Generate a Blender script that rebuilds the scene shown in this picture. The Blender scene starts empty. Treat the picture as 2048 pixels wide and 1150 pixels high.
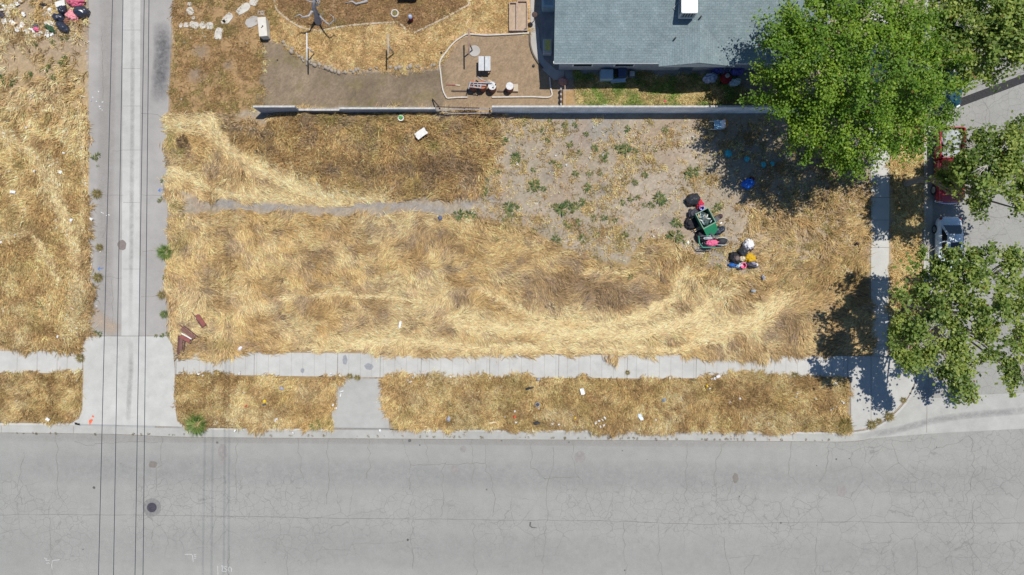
import bpy, bmesh, math, random
import numpy as np
from mathutils import Vector, Matrix

S = bpy.context.scene
COL = S.collection
R = math.radians
PI = math.pi
# ------------------------------------------------------------------ camera, sky, sun
H = 50.6            # camera height (m)
K = 27.0            # survey units per metre: the plan is drawn on a 2048 x 1150 survey grid, 27 units = 1 m
cam_d = bpy.data.cameras.new("camera"); cam = bpy.data.objects.new("camera", cam_d); COL.objects.link(cam)
cam.location = (0, 0, H); cam.rotation_euler = (0, 0, 0)
cam_d.sensor_fit = 'HORIZONTAL'; cam_d.sensor_width = 36.0
cam_d.lens = 36.0 * H / (2048.0 / K)
cam_d.clip_end = 2000; cam_d.clip_start = 0.5
S.camera = cam
SUN_DIR = Vector((-0.25, -0.25, -1.0)).normalized()
W = bpy.data.worlds.new("World"); S.world = W; W.use_nodes = True
nt = W.node_tree
sky = nt.nodes.new('ShaderNodeTexSky'); sky.sky_type = 'NISHITA'; sky.sun_disc = False
sky.sun_elevation = R(70.5); sky.sun_rotation = R(45); sky.altitude = 100
sky.air_density = 1.0; sky.dust_density = 0.0; sky.ozone_density = 6.0
nt.links.new(sky.outputs[0], nt.nodes['Background'].inputs[0])
nt.nodes['Background'].inputs[1].default_value = 0.088
sd = bpy.data.lights.new("sun", 'SUN'); so = bpy.data.objects.new("sun", sd); COL.objects.link(so)
sd.energy = 4.3; sd.angle = R(0.5); sd.color = (1.0, 0.955, 0.885)
so.rotation_euler = SUN_DIR.to_track_quat('-Z', 'Y').to_euler(); so.location = (20, 20, 60)
S.view_settings.view_transform = 'Standard'; S.view_settings.look = 'None'
S.view_settings.exposure = 0.1; S.view_settings.gamma = 1.0; S.view_settings.use_curve_mapping = False
S.render.engine = 'CYCLES'

# ------------------------------------------------------------------ helpers
def P(px, py, z=0.0):
    f = (H - z) / H / K
    return Vector(((px - 1024) * f, (575 - py) * f, z))

def hash2(ix, iy, seed):
    n = (ix.astype(np.int64) * 374761393 + iy.astype(np.int64) * 668265263 + seed * 974634777) & 0xFFFFFFFF
    n = ((n ^ (n >> 13)) * 1274126177) & 0xFFFFFFFF
    n = n ^ (n >> 16)
    return (n & 0xFFFF) / 65535.0
def vnoise(x, y, s, seed=0):
    x = np.asarray(x, float) / s; y = np.asarray(y, float) / s
    ix = np.floor(x); iy = np.floor(y); fx = x - ix; fy = y - iy
    fx = fx * fx * (3 - 2 * fx); fy = fy * fy * (3 - 2 * fy)
    a = hash2(ix, iy, seed); b = hash2(ix + 1, iy, seed); c = hash2(ix, iy + 1, seed); d = hash2(ix + 1, iy + 1, seed)
    return (a * (1 - fx) + b * fx) * (1 - fy) + (c * (1 - fx) + d * fx) * fy
def fbm(x, y, s, seed=0, o=4):
    t = 0; w = 0; a = 1.0
    for k in range(o):
        t = t + a * vnoise(x, y, s / 2 ** k, seed + 17 * k); w += a; a *= 0.55
    return t / w
def sstep(a, b, x):
    t = np.clip((x - a) / (b - a), 0, 1); return t * t * (3 - 2 * t)
def inpoly(x, y, poly):
    c = np.zeros(x.shape, bool); n = len(poly)
    for i in range(n):
        x0, y0 = poly[i]; x1, y1 = poly[(i + 1) % n]
        if y0 == y1: continue
        m = ((y0 > y) != (y1 > y)) & (x < (x1 - x0) * (y - y0) / (y1 - y0) + x0)
        c ^= m
    return c
def dist_line(x, y, pts, closed=False):
    best = np.full(x.shape, 1e9); tx = np.zeros(x.shape); ty = np.zeros(x.shape)
    n = len(pts)
    for i in range(n if closed else n - 1):
        x0, y0 = pts[i]; x1, y1 = pts[(i + 1) % n]
        dx, dy = x1 - x0, y1 - y0; L2 = dx * dx + dy * dy + 1e-9
        t = np.clip(((x - x0) * dx + (y - y0) * dy) / L2, 0, 1)
        d = np.hypot(x - x0 - t * dx, y - y0 - t * dy); m = d < best
        L = math.sqrt(L2)
        best = np.where(m, d, best); tx = np.where(m, dx / L, tx); ty = np.where(m, dy / L, ty)
    return best, tx, ty
def sdf(x, y, poly):
    d = dist_line(x, y, poly, True)[0]
    return np.where(inpoly(x, y, poly), d, -d)       # positive inside

# ---- materials
MATS = {}
def mat(name, col, rough=0.8, var=0.0, scale=3.0, metal=0.0, bump=0.0, spec=0.5, col2=None, detail=6.0, coat=0.0):
    if name in MATS: return MATS[name]
    m = bpy.data.materials.new(name); m.use_nodes = True; t = m.node_tree; b = t.nodes['Principled BSDF']
    b.inputs['Roughness'].default_value = rough; b.inputs['Metallic'].default_value = metal
    b.inputs['Specular IOR Level'].default_value = spec
    b.inputs['Base Color'].default_value = (*col, 1)
    if coat: b.inputs['Coat Weight'].default_value = coat
    if var > 0 or bump > 0 or col2:
        tc = t.nodes.new('ShaderNodeTexCoord'); n = t.nodes.new('ShaderNodeTexNoise')
        n.inputs['Scale'].default_value = scale; n.inputs['Detail'].default_value = detail; n.inputs['Roughness'].default_value = 0.62
        t.links.new(tc.outputs['Object'], n.inputs['Vector'])
        r = t.nodes.new('ShaderNodeValToRGB')
        c2 = col2 if col2 else tuple(min(1, c * (1 + var)) for c in col)
        c1 = col if col2 else tuple(c * (1 - var) for c in col)
        r.color_ramp.elements[0].position = 0.34; r.color_ramp.elements[1].position = 0.66
        r.color_ramp.elements[0].color = (*c1, 1); r.color_ramp.elements[1].color = (*c2, 1)
        t.links.new(n.outputs['Fac'], r.inputs[0]); t.links.new(r.outputs[0], b.inputs['Base Color'])
        if bump > 0:
            bp = t.nodes.new('ShaderNodeBump'); bp.inputs['Strength'].default_value = bump; bp.inputs['Distance'].default_value = 0.03
            t.links.new(n.outputs['Fac'], bp.inputs['Height']); t.links.new(bp.outputs[0], b.inputs['Normal'])
    MATS[name] = m
    return m
def attr_mat(name, rough=0.8, trans=0.0, spec=0.3, speck=0.0, speckscale=30.0):
    m = bpy.data.materials.new(name); m.use_nodes = True; t = m.node_tree; b = t.nodes['Principled BSDF']
    a = t.nodes.new('ShaderNodeAttribute'); a.attribute_name = 'Col'
    out = a.outputs['Color']
    b.inputs['Roughness'].default_value = rough; b.inputs['Specular IOR Level'].default_value = spec
    if speck > 0:
        tc = t.nodes.new('ShaderNodeTexCoord'); n = t.nodes.new('ShaderNodeTexNoise'); n.inputs['Scale'].default_value = speckscale
        n.inputs['Detail'].default_value = 5; n.inputs['Roughness'].default_value = 0.75
        t.links.new(tc.outputs['Object'], n.inputs['Vector'])
        mr = t.nodes.new('ShaderNodeMapRange'); mr.inputs['From Min'].default_value = 0.3; mr.inputs['From Max'].default_value = 0.7
        mr.inputs['To Min'].default_value = 1 - speck; mr.inputs['To Max'].default_value = 1 + speck
        t.links.new(n.outputs['Fac'], mr.inputs['Value'])
        mx = t.nodes.new('ShaderNodeVectorMath'); mx.operation = 'SCALE'
        t.links.new(out, mx.inputs[0]); t.links.new(mr.outputs[0], mx.inputs['Scale']); out = mx.outputs[0]
    t.links.new(out, b.inputs['Base Color'])
    if trans > 0:
        tr = t.nodes.new('ShaderNodeBsdfTranslucent'); t.links.new(out, tr.inputs['Color'])
        ms = t.nodes.new('ShaderNodeMixShader'); ms.inputs[0].default_value = trans
        t.links.new(b.outputs[0], ms.inputs[1]); t.links.new(tr.outputs[0], ms.inputs[2])
        t.links.new(ms.outputs[0], t.nodes['Material Output'].inputs['Surface'])
    MATS[name] = m
    return m

def link(name, me, m=None, parent=None):
    o = bpy.data.objects.new(name, me); COL.objects.link(o)
    if m is not None and me is not None: me.materials.append(m)
    if parent is not None: o.parent = parent
    return o
def np_mesh(name, V, F, m, cols=None, nper=4, parent=None):
    """V (n,3) float, F (k,nper) int"""
    me = bpy.data.meshes.new(name)
    V = np.ascontiguousarray(V, np.float32); F = np.ascontiguousarray(F, np.int32)
    me.vertices.add(len(V)); me.vertices.foreach_set('co', V.ravel())
    me.loops.add(F.size); me.loops.foreach_set('vertex_index', F.ravel())
    me.polygons.add(len(F)); me.polygons.foreach_set('loop_start', np.arange(0, F.size, nper, dtype=np.int32))
    if cols is not None:
        ca = me.color_attributes.new('Col', 'FLOAT_COLOR', 'POINT')
        c4 = np.ones((len(V), 4), np.float32); c4[:, :3] = cols; ca.data.foreach_set('color', c4.ravel())
    me.update(calc_edges=True)
    return link(name, me, m, parent)

class MB:
    def __init__(s): s.v = []; s.f = []; s.sm = []
    def add(s, vs, fs, smooth=False):
        o = len(s.v); s.v += [Vector(v) for v in vs]; s.f += [[i + o for i in f] for f in fs]; s.sm += [smooth] * len(fs)
        return s
    def box(s, c, d, rz=0.0, M=None, bev=0.0):
        bm = bmesh.new(); bmesh.ops.create_cube(bm, size=1)
        for v in bm.verts: v.co = Vector((v.co.x * d[0], v.co.y * d[1], v.co.z * d[2]))
        if bev: bmesh.ops.bevel(bm, geom=bm.edges[:], offset=bev, segments=2, affect='EDGES')
        T = Matrix.Translation(c) @ (M if M is not None else Matrix.Rotation(rz, 4, 'Z'))
        bm.verts.ensure_lookup_table()
        s.add([T @ v.co for v in bm.verts], [[v.index for v in f.verts] for f in bm.faces]); bm.free(); return s
    def tube(s, pts, rad, n=8, caps=True):
        pts = [Vector(p) for p in pts]; rings = []
        rads = rad if isinstance(rad, (list, tuple)) else [rad] * len(pts)
        for i, p in enumerate(pts):
            d = (pts[min(i + 1, len(pts) - 1)] - pts[max(i - 1, 0)]).normalized()
            u = d.orthogonal().normalized() if i == 0 else (u - d * u.dot(d)).normalized()
            w = d.cross(u)
            rings.append([p + (u * math.cos(a) + w * math.sin(a)) * rads[i] for a in [2 * PI * k / n for k in range(n)]])
        vs = [v for r in rings for v in r]; fs = []
        for i in range(len(pts) - 1):
            for k in range(n):
                fs.append([i * n + k, i * n + (k + 1) % n, (i + 1) * n + (k + 1) % n, (i + 1) * n + k])
        if caps: fs.append(list(range(n))[::-1]); fs.append([(len(pts) - 1) * n + k for k in range(n)])
        return s.add(vs, fs, True)
    def lathe(s, c, prof, n=20, M=None):
        vs = []; fs = []; c = Vector(c); M = M or Matrix.Identity(4)
        for (r, z) in prof:
            for k in range(n):
                a = 2 * PI * k / n; vs.append(c + M @ Vector((r * math.cos(a), r * math.sin(a), z)))
        for i in range(len(prof) - 1):
            for k in range(n): fs.append([i * n + k, i * n + (k + 1) % n, (i + 1) * n + (k + 1) % n, (i + 1) * n + k])
        fs.append(list(range(n))[::-1]); fs.append([(len(prof) - 1) * n + k for k in range(n)])
        return s.add(vs, fs)
    def prism(s, poly, z0, z1):
        """poly: list of (x,y) metres"""
        a = sum(poly[i][0] * poly[(i + 1) % len(poly)][1] - poly[(i + 1) % len(poly)][0] * poly[i][1] for i in range(len(poly)))
        if a < 0: poly = poly[::-1]
        n = len(poly); vs = [(x, y, z1) for x, y in poly] + [(x, y, z0) for x, y in poly]
        fs = [list(range(n))] + [[i + n, (i + 1) % n + n, (i + 1) % n, i] for i in range(n)]
        return s.add(vs, fs)
    def ribbon(s, pts, w, z, h=None):
        """flat strip along pts (metres); h: thickness below z"""
        pts = [Vector((p[0], p[1])) for p in pts]; L = []; Rr = []
        ws = w if isinstance(w, (list, tuple)) else [w] * len(pts)
        for i, p in enumerate(pts):
            d = (pts[min(i + 1, len(pts) - 1)] - pts[max(i - 1, 0)]).normalized(); nn = Vector((-d.y, d.x))
            L.append(p + nn * ws[i] / 2); Rr.append(p - nn * ws[i] / 2)
        n = len(pts)
        vs = [(p.x, p.y, z) for p in L] + [(p.x, p.y, z) for p in Rr]
        fs = [[i, n + i, n + i + 1, i + 1] for i in range(n - 1)]
        if h:
            vs += [(p.x, p.y, z - h) for p in L] + [(p.x, p.y, z - h) for p in Rr]
            for i in range(n - 1):
                fs += [[i, i + 1, 2 * n + i + 1, 2 * n + i], [n + i + 1, n + i, 3 * n + i, 3 * n + i + 1]]
            fs += [[0, 2 * n, 3 * n, n], [n - 1, 2 * n - 1, 4 * n - 1, 3 * n - 1]]
        return s.add(vs, fs)
    def blob(s, c, r, rz=0.0, seed=0, amp=0.18, sub=3, flat=0.35, freq=2.2, tie=False):
        bm = bmesh.new(); bmesh.ops.create_icosphere(bm, subdivisions=sub, radius=1)
        from mathutils import noise
        off = Vector((seed * 3.1, seed * 1.7, seed * 0.9)); Rm = Matrix.Rotation(rz, 3, 'Z'); c = Vector(c)
        vs = []
        for v in bm.verts:
            q = v.co.copy(); n1 = noise.noise(q * freq + off); n2 = 1 - abs(noise.noise(q * freq * 2.3 + off * 2)) * 2
            n3 = noise.noise(q * freq * 4.7 + off)
            q *= 1 + amp * (n1 + 0.45 * n2 * 0.8 + 0.3 * n3)
            if q.z < -flat: q.z = -flat + (q.z + flat) * 0.1
            if tie:
                t = max(0, q.z - 0.72); q.x *= 1 - min(0.8, t * 2.5); q.y *= 1 - min(0.8, t * 2.5)
            q = Rm @ Vector((q.x * r[0], q.y * r[1], (q.z + flat) * r[2])); vs.append(c + q)
        s.add(vs, [[v.index for v in f.verts] for f in bm.faces], True); bm.free(); return s
    def build(s, name, m, parent=None, loc=None):
        """verts given in world space; if parent, they are taken relative to the parent's location"""
        me = bpy.data.meshes.new(name)
        o0 = Vector((0, 0, 0))
        if parent is not None: o0 = WPOS.get(parent.name, Vector((0, 0, 0)))
        elif loc is not None: o0 = Vector(loc)
        me.from_pydata([tuple(v - o0) for v in s.v], [], s.f)
        me.polygons.foreach_set('use_smooth', s.sm); me.update()
        o = link(name, me, m, parent)
        if parent is None and loc is not None: o.location = o0
        WPOS[o.name] = o0.copy()
        return o
WPOS = {}
def tag(o, label=None, cat=None, group=None, kind=None):
    if label: o['label'] = label
    if cat: o['category'] = cat
    if group: o['group'] = group
    if kind: o['kind'] = kind
    return o
def thing(name, loc, label, cat, group=None):
    o = bpy.data.objects.new(name, None); COL.objects.link(o); o.location = loc; o.empty_display_size = 0.2
    WPOS[o.name] = Vector(loc)
    return tag(o, label, cat, group)
def struct(o): o['kind'] = 'structure'; return o
def dup(o, loc, label=None, rz=None, scale=None, group=None):
    c = o.copy(); COL.objects.link(c); c.location = loc
    if rz is not None: c.rotation_euler = (0, 0, rz)
    if scale: c.scale = (scale,) * 3 if not isinstance(scale, tuple) else scale
    if label: c['label'] = label
    if group: c['group'] = group
    for ch in o.children:
        k = ch.copy(); COL.objects.link(k); k.parent = c
        for g in ch.children:
            q = g.copy(); COL.objects.link(q); q.parent = k
    return c
def xy(*pts): return [tuple(P(a, b)[:2]) for a, b in pts]
def curve(pts, n=6):
    """Catmull-Rom through survey points"""
    out = []
    q = [pts[0]] + list(pts) + [pts[-1]]
    for i in range(1, len(q) - 2):
        for k in range(n):
            t = k / n; p0, p1, p2, p3 = q[i - 1], q[i], q[i + 1], q[i + 2]
            out.append(tuple(0.5 * (2 * p1[j] + (p2[j] - p0[j]) * t + (2 * p0[j] - 5 * p1[j] + 4 * p2[j] - p3[j]) * t * t + (3 * p1[j] - p0[j] - 3 * p2[j] + p3[j]) * t ** 3) for j in range(len(p1))))
    out.append(tuple(pts[-1])); return out

# ------------------------------------------------------------------ plan (survey grid)
KERB = [(-9000, 755)] + curve([(-600, 842), (-200, 846), (140, 850), (250, 852), (375, 857), (700, 860), (1000, 862), (1350, 864), (1600, 866), (1700, 866), (1745, 858), (1785, 834), (1818, 797), (1838, 752), (1848, 700), (1849, 560), (1850, 300), (1851, 0), (1852, -300), (1853, -600)], 8) + [(1870, -9000)]
STREET_POLY = KERB + [(30000, -9000), (30000, 30000), (-9000, 30000)]
Z_ROAD = -0.13
EDGE = {
 'lower': [(338, 430), (420, 425), (600, 432), (720, 436), (830, 426), (930, 436), (985, 440), (1060, 455), (1120, 490), (1180, 520), (1250, 525), (1290, 480), (1340, 470), (1375, 500), (1440, 545), (1500, 548), (1560, 535), (1640, 520), (1736, 505), (1736, 711), (1500, 713), (1300, 711), (1000, 712), (860, 711), (770, 713), (740, 708), (690, 705), (600, 703), (530, 707), (350, 709), (340, 680), (334, 560)],
 'upper': [(455, 228), (520, 240), (560, 226), (1005, 228), (1005, 262), (985, 330), (950, 385), (840, 396), (720, 398), (620, 385), (560, 345), (470, 285)],
 'track': [(330, 228), (455, 228), (560, 345), (640, 385), (830, 398), (700, 408), (600, 412), (440, 395), (370, 392), (334, 425)],
 'eastlot': [(1545, 392), (1610, 398), (1735, 362), (1735, 520), (1560, 545), (1500, 540), (1480, 480), (1500, 420)],
 'park1': [(346, 748), (420, 742), (520, 748), (600, 752), (690, 746), (697, 757), (675, 800), (664, 830), (666, 860), (375, 861), (352, 842), (345, 800)],
 'park2': [(762, 750), (800, 742), (1000, 748), (1250, 754), (1400, 752), (1440, 744), (1600, 752), (1698, 752), (1701, 868), (1350, 864), (1000, 861), (785, 861), (775, 830), (763, 800)],
 'left': [(-300, -200), (150, -200), (172, 40), (176, 300), (182, 400), (184, 520), (180, 640), (190, 668), (165, 674), (163, 699), (80, 701), (-300, 700)],
 'leftpark': [(-400, 742), (70, 742), (130, 738), (164, 735), (165, 800), (160, 832), (140, 846), (-400, 844)],
 'yardwest': [(345, -200), (540, -200), (548, 0), (560, 40), (528, 80), (526, 210), (505, 218), (455, 230), (335, 232), (343, 100)],
 'yardmid': [(540, -200), (1062, -200), (1062, 66), (930, 70), (886, 115), (880, 134), (790, 142), (690, 142), (600, 112), (560, 85), (530, 78)],
 'bed': [(548, -200), (556, 20), (580, 42), (610, 55), (640, 60), (700, 52), (790, 45), (830, 67), (900, 32), (935, 12), (944, -200)],
 'lawn': [(1152, 150), (1470, 150), (1500, 212), (1152, 212)],
 'parkeast': [(1785, 100), (1843, 100), (1843, 690), (1832, 722), (1815, 725), (1800, 708), (1782, 706)],
 'strip': [(1118, 180), (1152, 180), (1152, 212), (1120, 212)],
}
TRACKS = [  # flattened wheel paths
 ([(330, 250), (400, 250), (470, 300), (560, 355), (660, 395), (760, 400)], 26),
 ([(345, 340), (400, 370), (500, 390), (640, 412), (760, 410)], 16),
 ([(420, 235), (450, 290), (520, 340), (640, 395)], 14),
 ([(548, 268), (575, 310), (590, 370)], 7),
 ([(955, 578), (1025, 612), (1100, 635), (1200, 643), (1280, 632), (1340, 595), (1372, 540)], 17),
 ([(905, 640), (1010, 652), (1120, 662), (1250, 668), (1340, 650), (1420, 605), (1450, 560)], 23),
 ([(560, 596), (700, 590), (860, 596)], 13),
 ([(620, 700), (800, 680), (1000, 694), (1200, 698), (1350, 696), (1450, 670)], 17),
 ([(1160, 545), (1210, 543), (1240, 545)], 8),
 ([(1380, 660), (1500, 640), (1560, 600)], 30),
 ([(150, 160), (165, 260), (165, 420), (150, 560)], 9),
 ([(-20, 250), (60, 300), (110, 380), (150, 500)], 22),
 ([(-20, 480), (60, 460), (120, 560)], 14),
]
def warp(x, y, a=7, s=26, seed=5):
    return x + a * 2 * (fbm(x, y, s, seed, 3) - 0.5), y + a * 2 * (fbm(x, y, s, seed + 50, 3) - 0.5)

# colours, real albedos
C = {k: np.array(v) for k, v in dict(
 pale=(.83, .635, .355), straw=(.78, .565, .275), gold=(.61, .42, .185), brown=(.34, .22, .10), dark=(.14, .09, .055),
 olive=(.32, .27, .10), green=(.12, .19, .04), dirt=(.310, .262, .197), dirty=(.205, .158, .108), grey=(.255, .24, .215),
 rust=(.33, .205, .10), mauve=(.30, .21, .15)).items()}
def mixc(a, b, t): return a + (b - a) * np.asarray(t)[:, None]

# ------------------------------------------------------------------ ground sheet
def axis(lo, hi, step):
    inner = np.arange(lo, hi + 1e-6, step); out = []; d = step; v = 0
    for k in range(22): d *= 1.5; v += d; out.append(v)
    out = np.array(out); return np.concatenate([(lo - out)[::-1], inner, hi + out])
gx = axis(-41.0, 41.0, 0.13); gy = axis(-23.5, 24.0, 0.13)
X, Y = np.meshgrid(gx, gy); X = X.ravel(); Y = Y.ravel()
U = X * K + 1024; Vv = 575 - Y * K
instreet = inpoly(U, Vv, STREET_POLY)
Z = -0.035 + 0.02 * fbm(U, Vv, 30, 3, 3)
Z = np.where(instreet, -0.6, Z)
wu, wv = warp(U, Vv)
n_a = fbm(U, Vv, 60, 11, 5); n_b = fbm(U, Vv, 18, 12, 4); n_c = fbm(U, Vv, 130, 13, 3)
col = np.tile(C['dirt'], (len(U), 1))
col = mixc(col, C['dirt'] * np.array([1.12, 1.12, 1.16]), sstep(.5, .7, n_a))
col = mixc(col, C['grey'], sstep(.50, .66, n_c) * .75)
col = mixc(col, C['mauve'], sstep(.55, .75, fbm(U, Vv, 40, 14, 4)) * .4)
def paint(key, c, t=1.0, f=6, a=7):
    global col
    s = sstep(-f, f, sdf(*warp(U, Vv, a, 22, 31), EDGE[key])); col = mixc(col, c, s * t)
paint('lower', C['gold'] * .50, .85); paint('upper', C['brown'] * .95, .85, 16, 30); paint('track', C['straw'] * .8, .6)  # soil darkened under the grass: shade in gaps between blades put into colour
paint('eastlot', C['brown'] * 1.25, .3, 14, 20)
paint('park1', C['gold'] * .48, .95); paint('park2', C['gold'] * .48, .95); paint('leftpark', C['gold'] * .48, .95)
lm = sstep(-5, 5, sdf(*warp(U, Vv, 6, 22, 31), EDGE['left'])); lt = lm * sstep(60, 330, Vv + 160 * (n_a - .5))
col = mixc(col, C['dirt'] * np.array([1.02, .93, .84]), lm); col = mixc(col, C['gold'] * .8, lt * .8)
paint('parkeast', C['gold'] * .8, .8)
paint('yardwest', C['brown'] * np.array([.92, .92, .98]), .95); paint('yardmid', C['gold'] * np.array([.86, .82, .9]), .9); paint('bed', C['rust'] * np.array([.85, .9, 1.0]), .95, 4, 2)
paint('lawn', C['olive'] * .8, .9)
paint('strip', C['brown'], .9)
yd = [(528, 80), (560, 86), (600, 112), (690, 145), (790, 144), (880, 137), (886, 115), (930, 72), (1062, 68), (1080, 125), (1118, 160), (1118, 214), (512, 214)]
s = sstep(-3, 3, sdf(*warp(U, Vv, 3, 20, 8), yd)); yc = mixc(np.tile(C['dirty'], (len(U), 1)), C['dirty'] * 1.25, sstep(.4, .7, n_b * .4 + n_a * .6)); yc = mixc(yc, C['dirty'] * .8, sstep(.5, .7, n_c)); yc = mixc(yc, C['olive'] * .55, sstep(.52, .68, fbm(U, Vv, 24, 15, 4)) * .35)
yc = mixc(yc, C['dirty'] * np.array([1.32, 1.25, 1.17]), sstep(875, 900, U)); col = col * (1 - s[:, None]) + yc * s[:, None]
# bare asphalt-like remnant of an old footpath and round dark patches
s = sstep(11, 4, dist_line(*warp(U, Vv, 8, 30, 41), [(365, 392), (420, 402), (520, 412), (640, 418), (740, 411), (815, 410), (880, 425), (960, 405), (990, 395)])[0]) * sstep(.46, .56, fbm(U, Vv, 40, 42, 3))
col = mixc(col, np.array((.27, .25, .225)), s * .9)
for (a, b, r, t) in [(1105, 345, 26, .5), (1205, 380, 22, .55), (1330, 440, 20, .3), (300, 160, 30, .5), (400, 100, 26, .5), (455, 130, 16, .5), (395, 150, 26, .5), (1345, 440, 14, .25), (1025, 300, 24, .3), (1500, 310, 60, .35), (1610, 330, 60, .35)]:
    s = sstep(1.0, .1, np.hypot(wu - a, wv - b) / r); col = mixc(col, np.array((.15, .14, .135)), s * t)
# fine mottling
mott = 1 + .34 * (fbm(U, Vv, 7, 77, 3) - .5) + .24 * (hash2(np.round(U), np.round(Vv), 9) - .5)
col = np.clip(col * mott[:, None], 0.02, .8)
nx, ny = len(gx), len(gy)
idx = np.arange(nx * ny).reshape(ny, nx)
F = np.stack([idx[:-1, :-1], idx[:-1, 1:], idx[1:, 1:], idx[1:, :-1]], -1).reshape(-1, 4)
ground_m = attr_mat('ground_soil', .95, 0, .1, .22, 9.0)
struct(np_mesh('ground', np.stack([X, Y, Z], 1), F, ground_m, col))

# ------------------------------------------------------------------ paved setting
def paved(name, base, kind):
    m = bpy.data.materials.new(name); m.use_nodes = True; t = m.node_tree; N = t.nodes; L = t.links; b = N['Principled BSDF']
    b.inputs['Roughness'].default_value = .9; b.inputs['Specular IOR Level'].default_value = .25
    tc = N.new('ShaderNodeTexCoord'); co = tc.outputs['Object']
    def noise(scale, det=6, rough=.6, vec=co):
        n = N.new('ShaderNodeTexNoise'); n.inputs['Scale'].default_value = scale; n.inputs['Detail'].default_value = det; n.inputs['Roughness'].default_value = rough
        L.new(vec, n.inputs['Vector']); return n.outputs['Fac']
    def rng(v, a, b_, c, d, clamp=True):
        r = N.new('ShaderNodeMapRange'); r.clamp = clamp
        for k, x in zip(('From Min', 'From Max', 'To Min', 'To Max'), (a, b_, c, d)): r.inputs[k].default_value = x
        L.new(v, r.inputs['Value']); return r.outputs[0]
    def mth(op, a, b_):
        q = N.new('ShaderNodeMath'); q.operation = op
        for i, x in enumerate((a, b_)):
            if isinstance(x, float): q.inputs[i].default_value = x
            else: L.new(x, q.inputs[i])
        return q.outputs[0]
    amp = dict(asphalt=(.05, .06, .18), concrete=(.12, .09, .11), alley=(.12, .08, .14))[kind]
    f = rng(noise(.13, 4), .3, .7, 1 - amp[0], 1 + amp[0])
    f = mth('MULTIPLY', f, rng(noise(1.1, 8, .65), .3, .7, 1 - amp[1], 1 + amp[1]))
    f = mth('MULTIPLY', f, rng(noise(14, 6, .85), .25, .75, 1 - amp[2], 1 + amp[2]))
    if kind in ('asphalt', 'alley'):
        mp = N.new('ShaderNodeMapping'); mp.inputs['Scale'].default_value = (.03, .5, 1) if kind == 'asphalt' else (.7, .03, 1)
        L.new(co, mp.inputs[0]); f = mth('MULTIPLY', f, rng(noise(1, 4, .5, mp.outputs[0]), .3, .7, .985, 1.015))
    if kind == 'asphalt':
        dn = N.new('ShaderNodeTexNoise'); dn.inputs['Scale'].default_value = 1.6; dn.inputs['Detail'].default_value = 4; L.new(co, dn.inputs['Vector'])
        mx = N.new('ShaderNodeMix'); mx.data_type = 'VECTOR'; mx.inputs[0].default_value = .28
        L.new(co, mx.inputs[4]); L.new(dn.outputs['Color'], mx.inputs[5])
        mask = None
        for sc, wd, ns, dk in ((2.3, .032, .16, .80), (.7, .012, .1, .78)):
            v = N.new('ShaderNodeTexVoronoi'); v.feature = 'DISTANCE_TO_EDGE'; v.inputs['Scale'].default_value = sc; L.new(mx.outputs[1], v.inputs['Vector'])
            line = rng(v.outputs['Distance'], wd * .3, wd, 1.0, 0.0)
            sp = N.new('ShaderNodeSeparateXYZ'); L.new(co, sp.inputs[0])
            # wheel-path band near the crown of the street breaks up most, and the whole east end
            band = mth('MAXIMUM', rng(mth('ABSOLUTE', mth('ADD', sp.outputs['Y'], 16.9), 0.0), 1.0, 4.4, .13, -.08), rng(sp.outputs['X'], 16.0, 30.0, -.1, .12))
            msk = rng(mth('ADD', noise(ns, 4, .6), band), .53, .64, 0.0, 1.0)
            k = mth('MULTIPLY', line, msk)
            f = mth('MULTIPLY', f, rng(k, 0.0, 1.0, 1.0, dk))
    if kind == 'concrete':
        f = mth('MULTIPLY', f, rng(noise(.6, 9, .75), .56, .72, 1.0, .86))
    mul = N.new('ShaderNodeVectorMath'); mul.operation = 'SCALE'; mul.inputs[0].default_value = base
    L.new(f, mul.inputs['Scale']); L.new(mul.outputs[0], b.inputs['Base Color'])
    bp = N.new('ShaderNodeBump'); bp.inputs['Strength'].default_value = .25; bp.inputs['Distance'].default_value = .01
    L.new(noise(40, 3, .8), bp.inputs['Height']); L.new(bp.outputs[0], b.inputs['Normal'])
    MATS[name] = m; return m
ASPH = paved('street_asphalt', (.286, .282, .262), 'asphalt'); CONC = paved('concrete', (.44, .434, .405), 'concrete')
ALLEY = paved('alley_asphalt', (.318, .303, .283), 'alley'); CONC2 = paved('gutter_concrete', (.37, .366, .342), 'concrete')
CONC3 = paved('old_concrete', (.385, .365, .335), 'concrete')

mb = MB(); kx = [P(a, b)[:2] for a, b in KERB]
ks = [p for p in kx]
mb.prism([tuple(p) for p in ks] + [(1100, 340), (1100, -1100), (-370, -1100)], -.5, Z_ROAD)
struct(mb.build('street', ASPH))
# gutter: strip on the street side of the kerb
def offset(pts, d):
    out = []
    for i, p in enumerate(pts):
        a = Vector(pts[max(i - 1, 0)]); b = Vector(pts[min(i + 1, len(pts) - 1)]); t = (b - a).normalized()
        out.append((p[0] + t.y * d, p[1] - t.x * d))
    return out
g = offset(ks, .34)
struct(MB().ribbon(g, .62, Z_ROAD + .008).build('gutter', CONC2))
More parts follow.
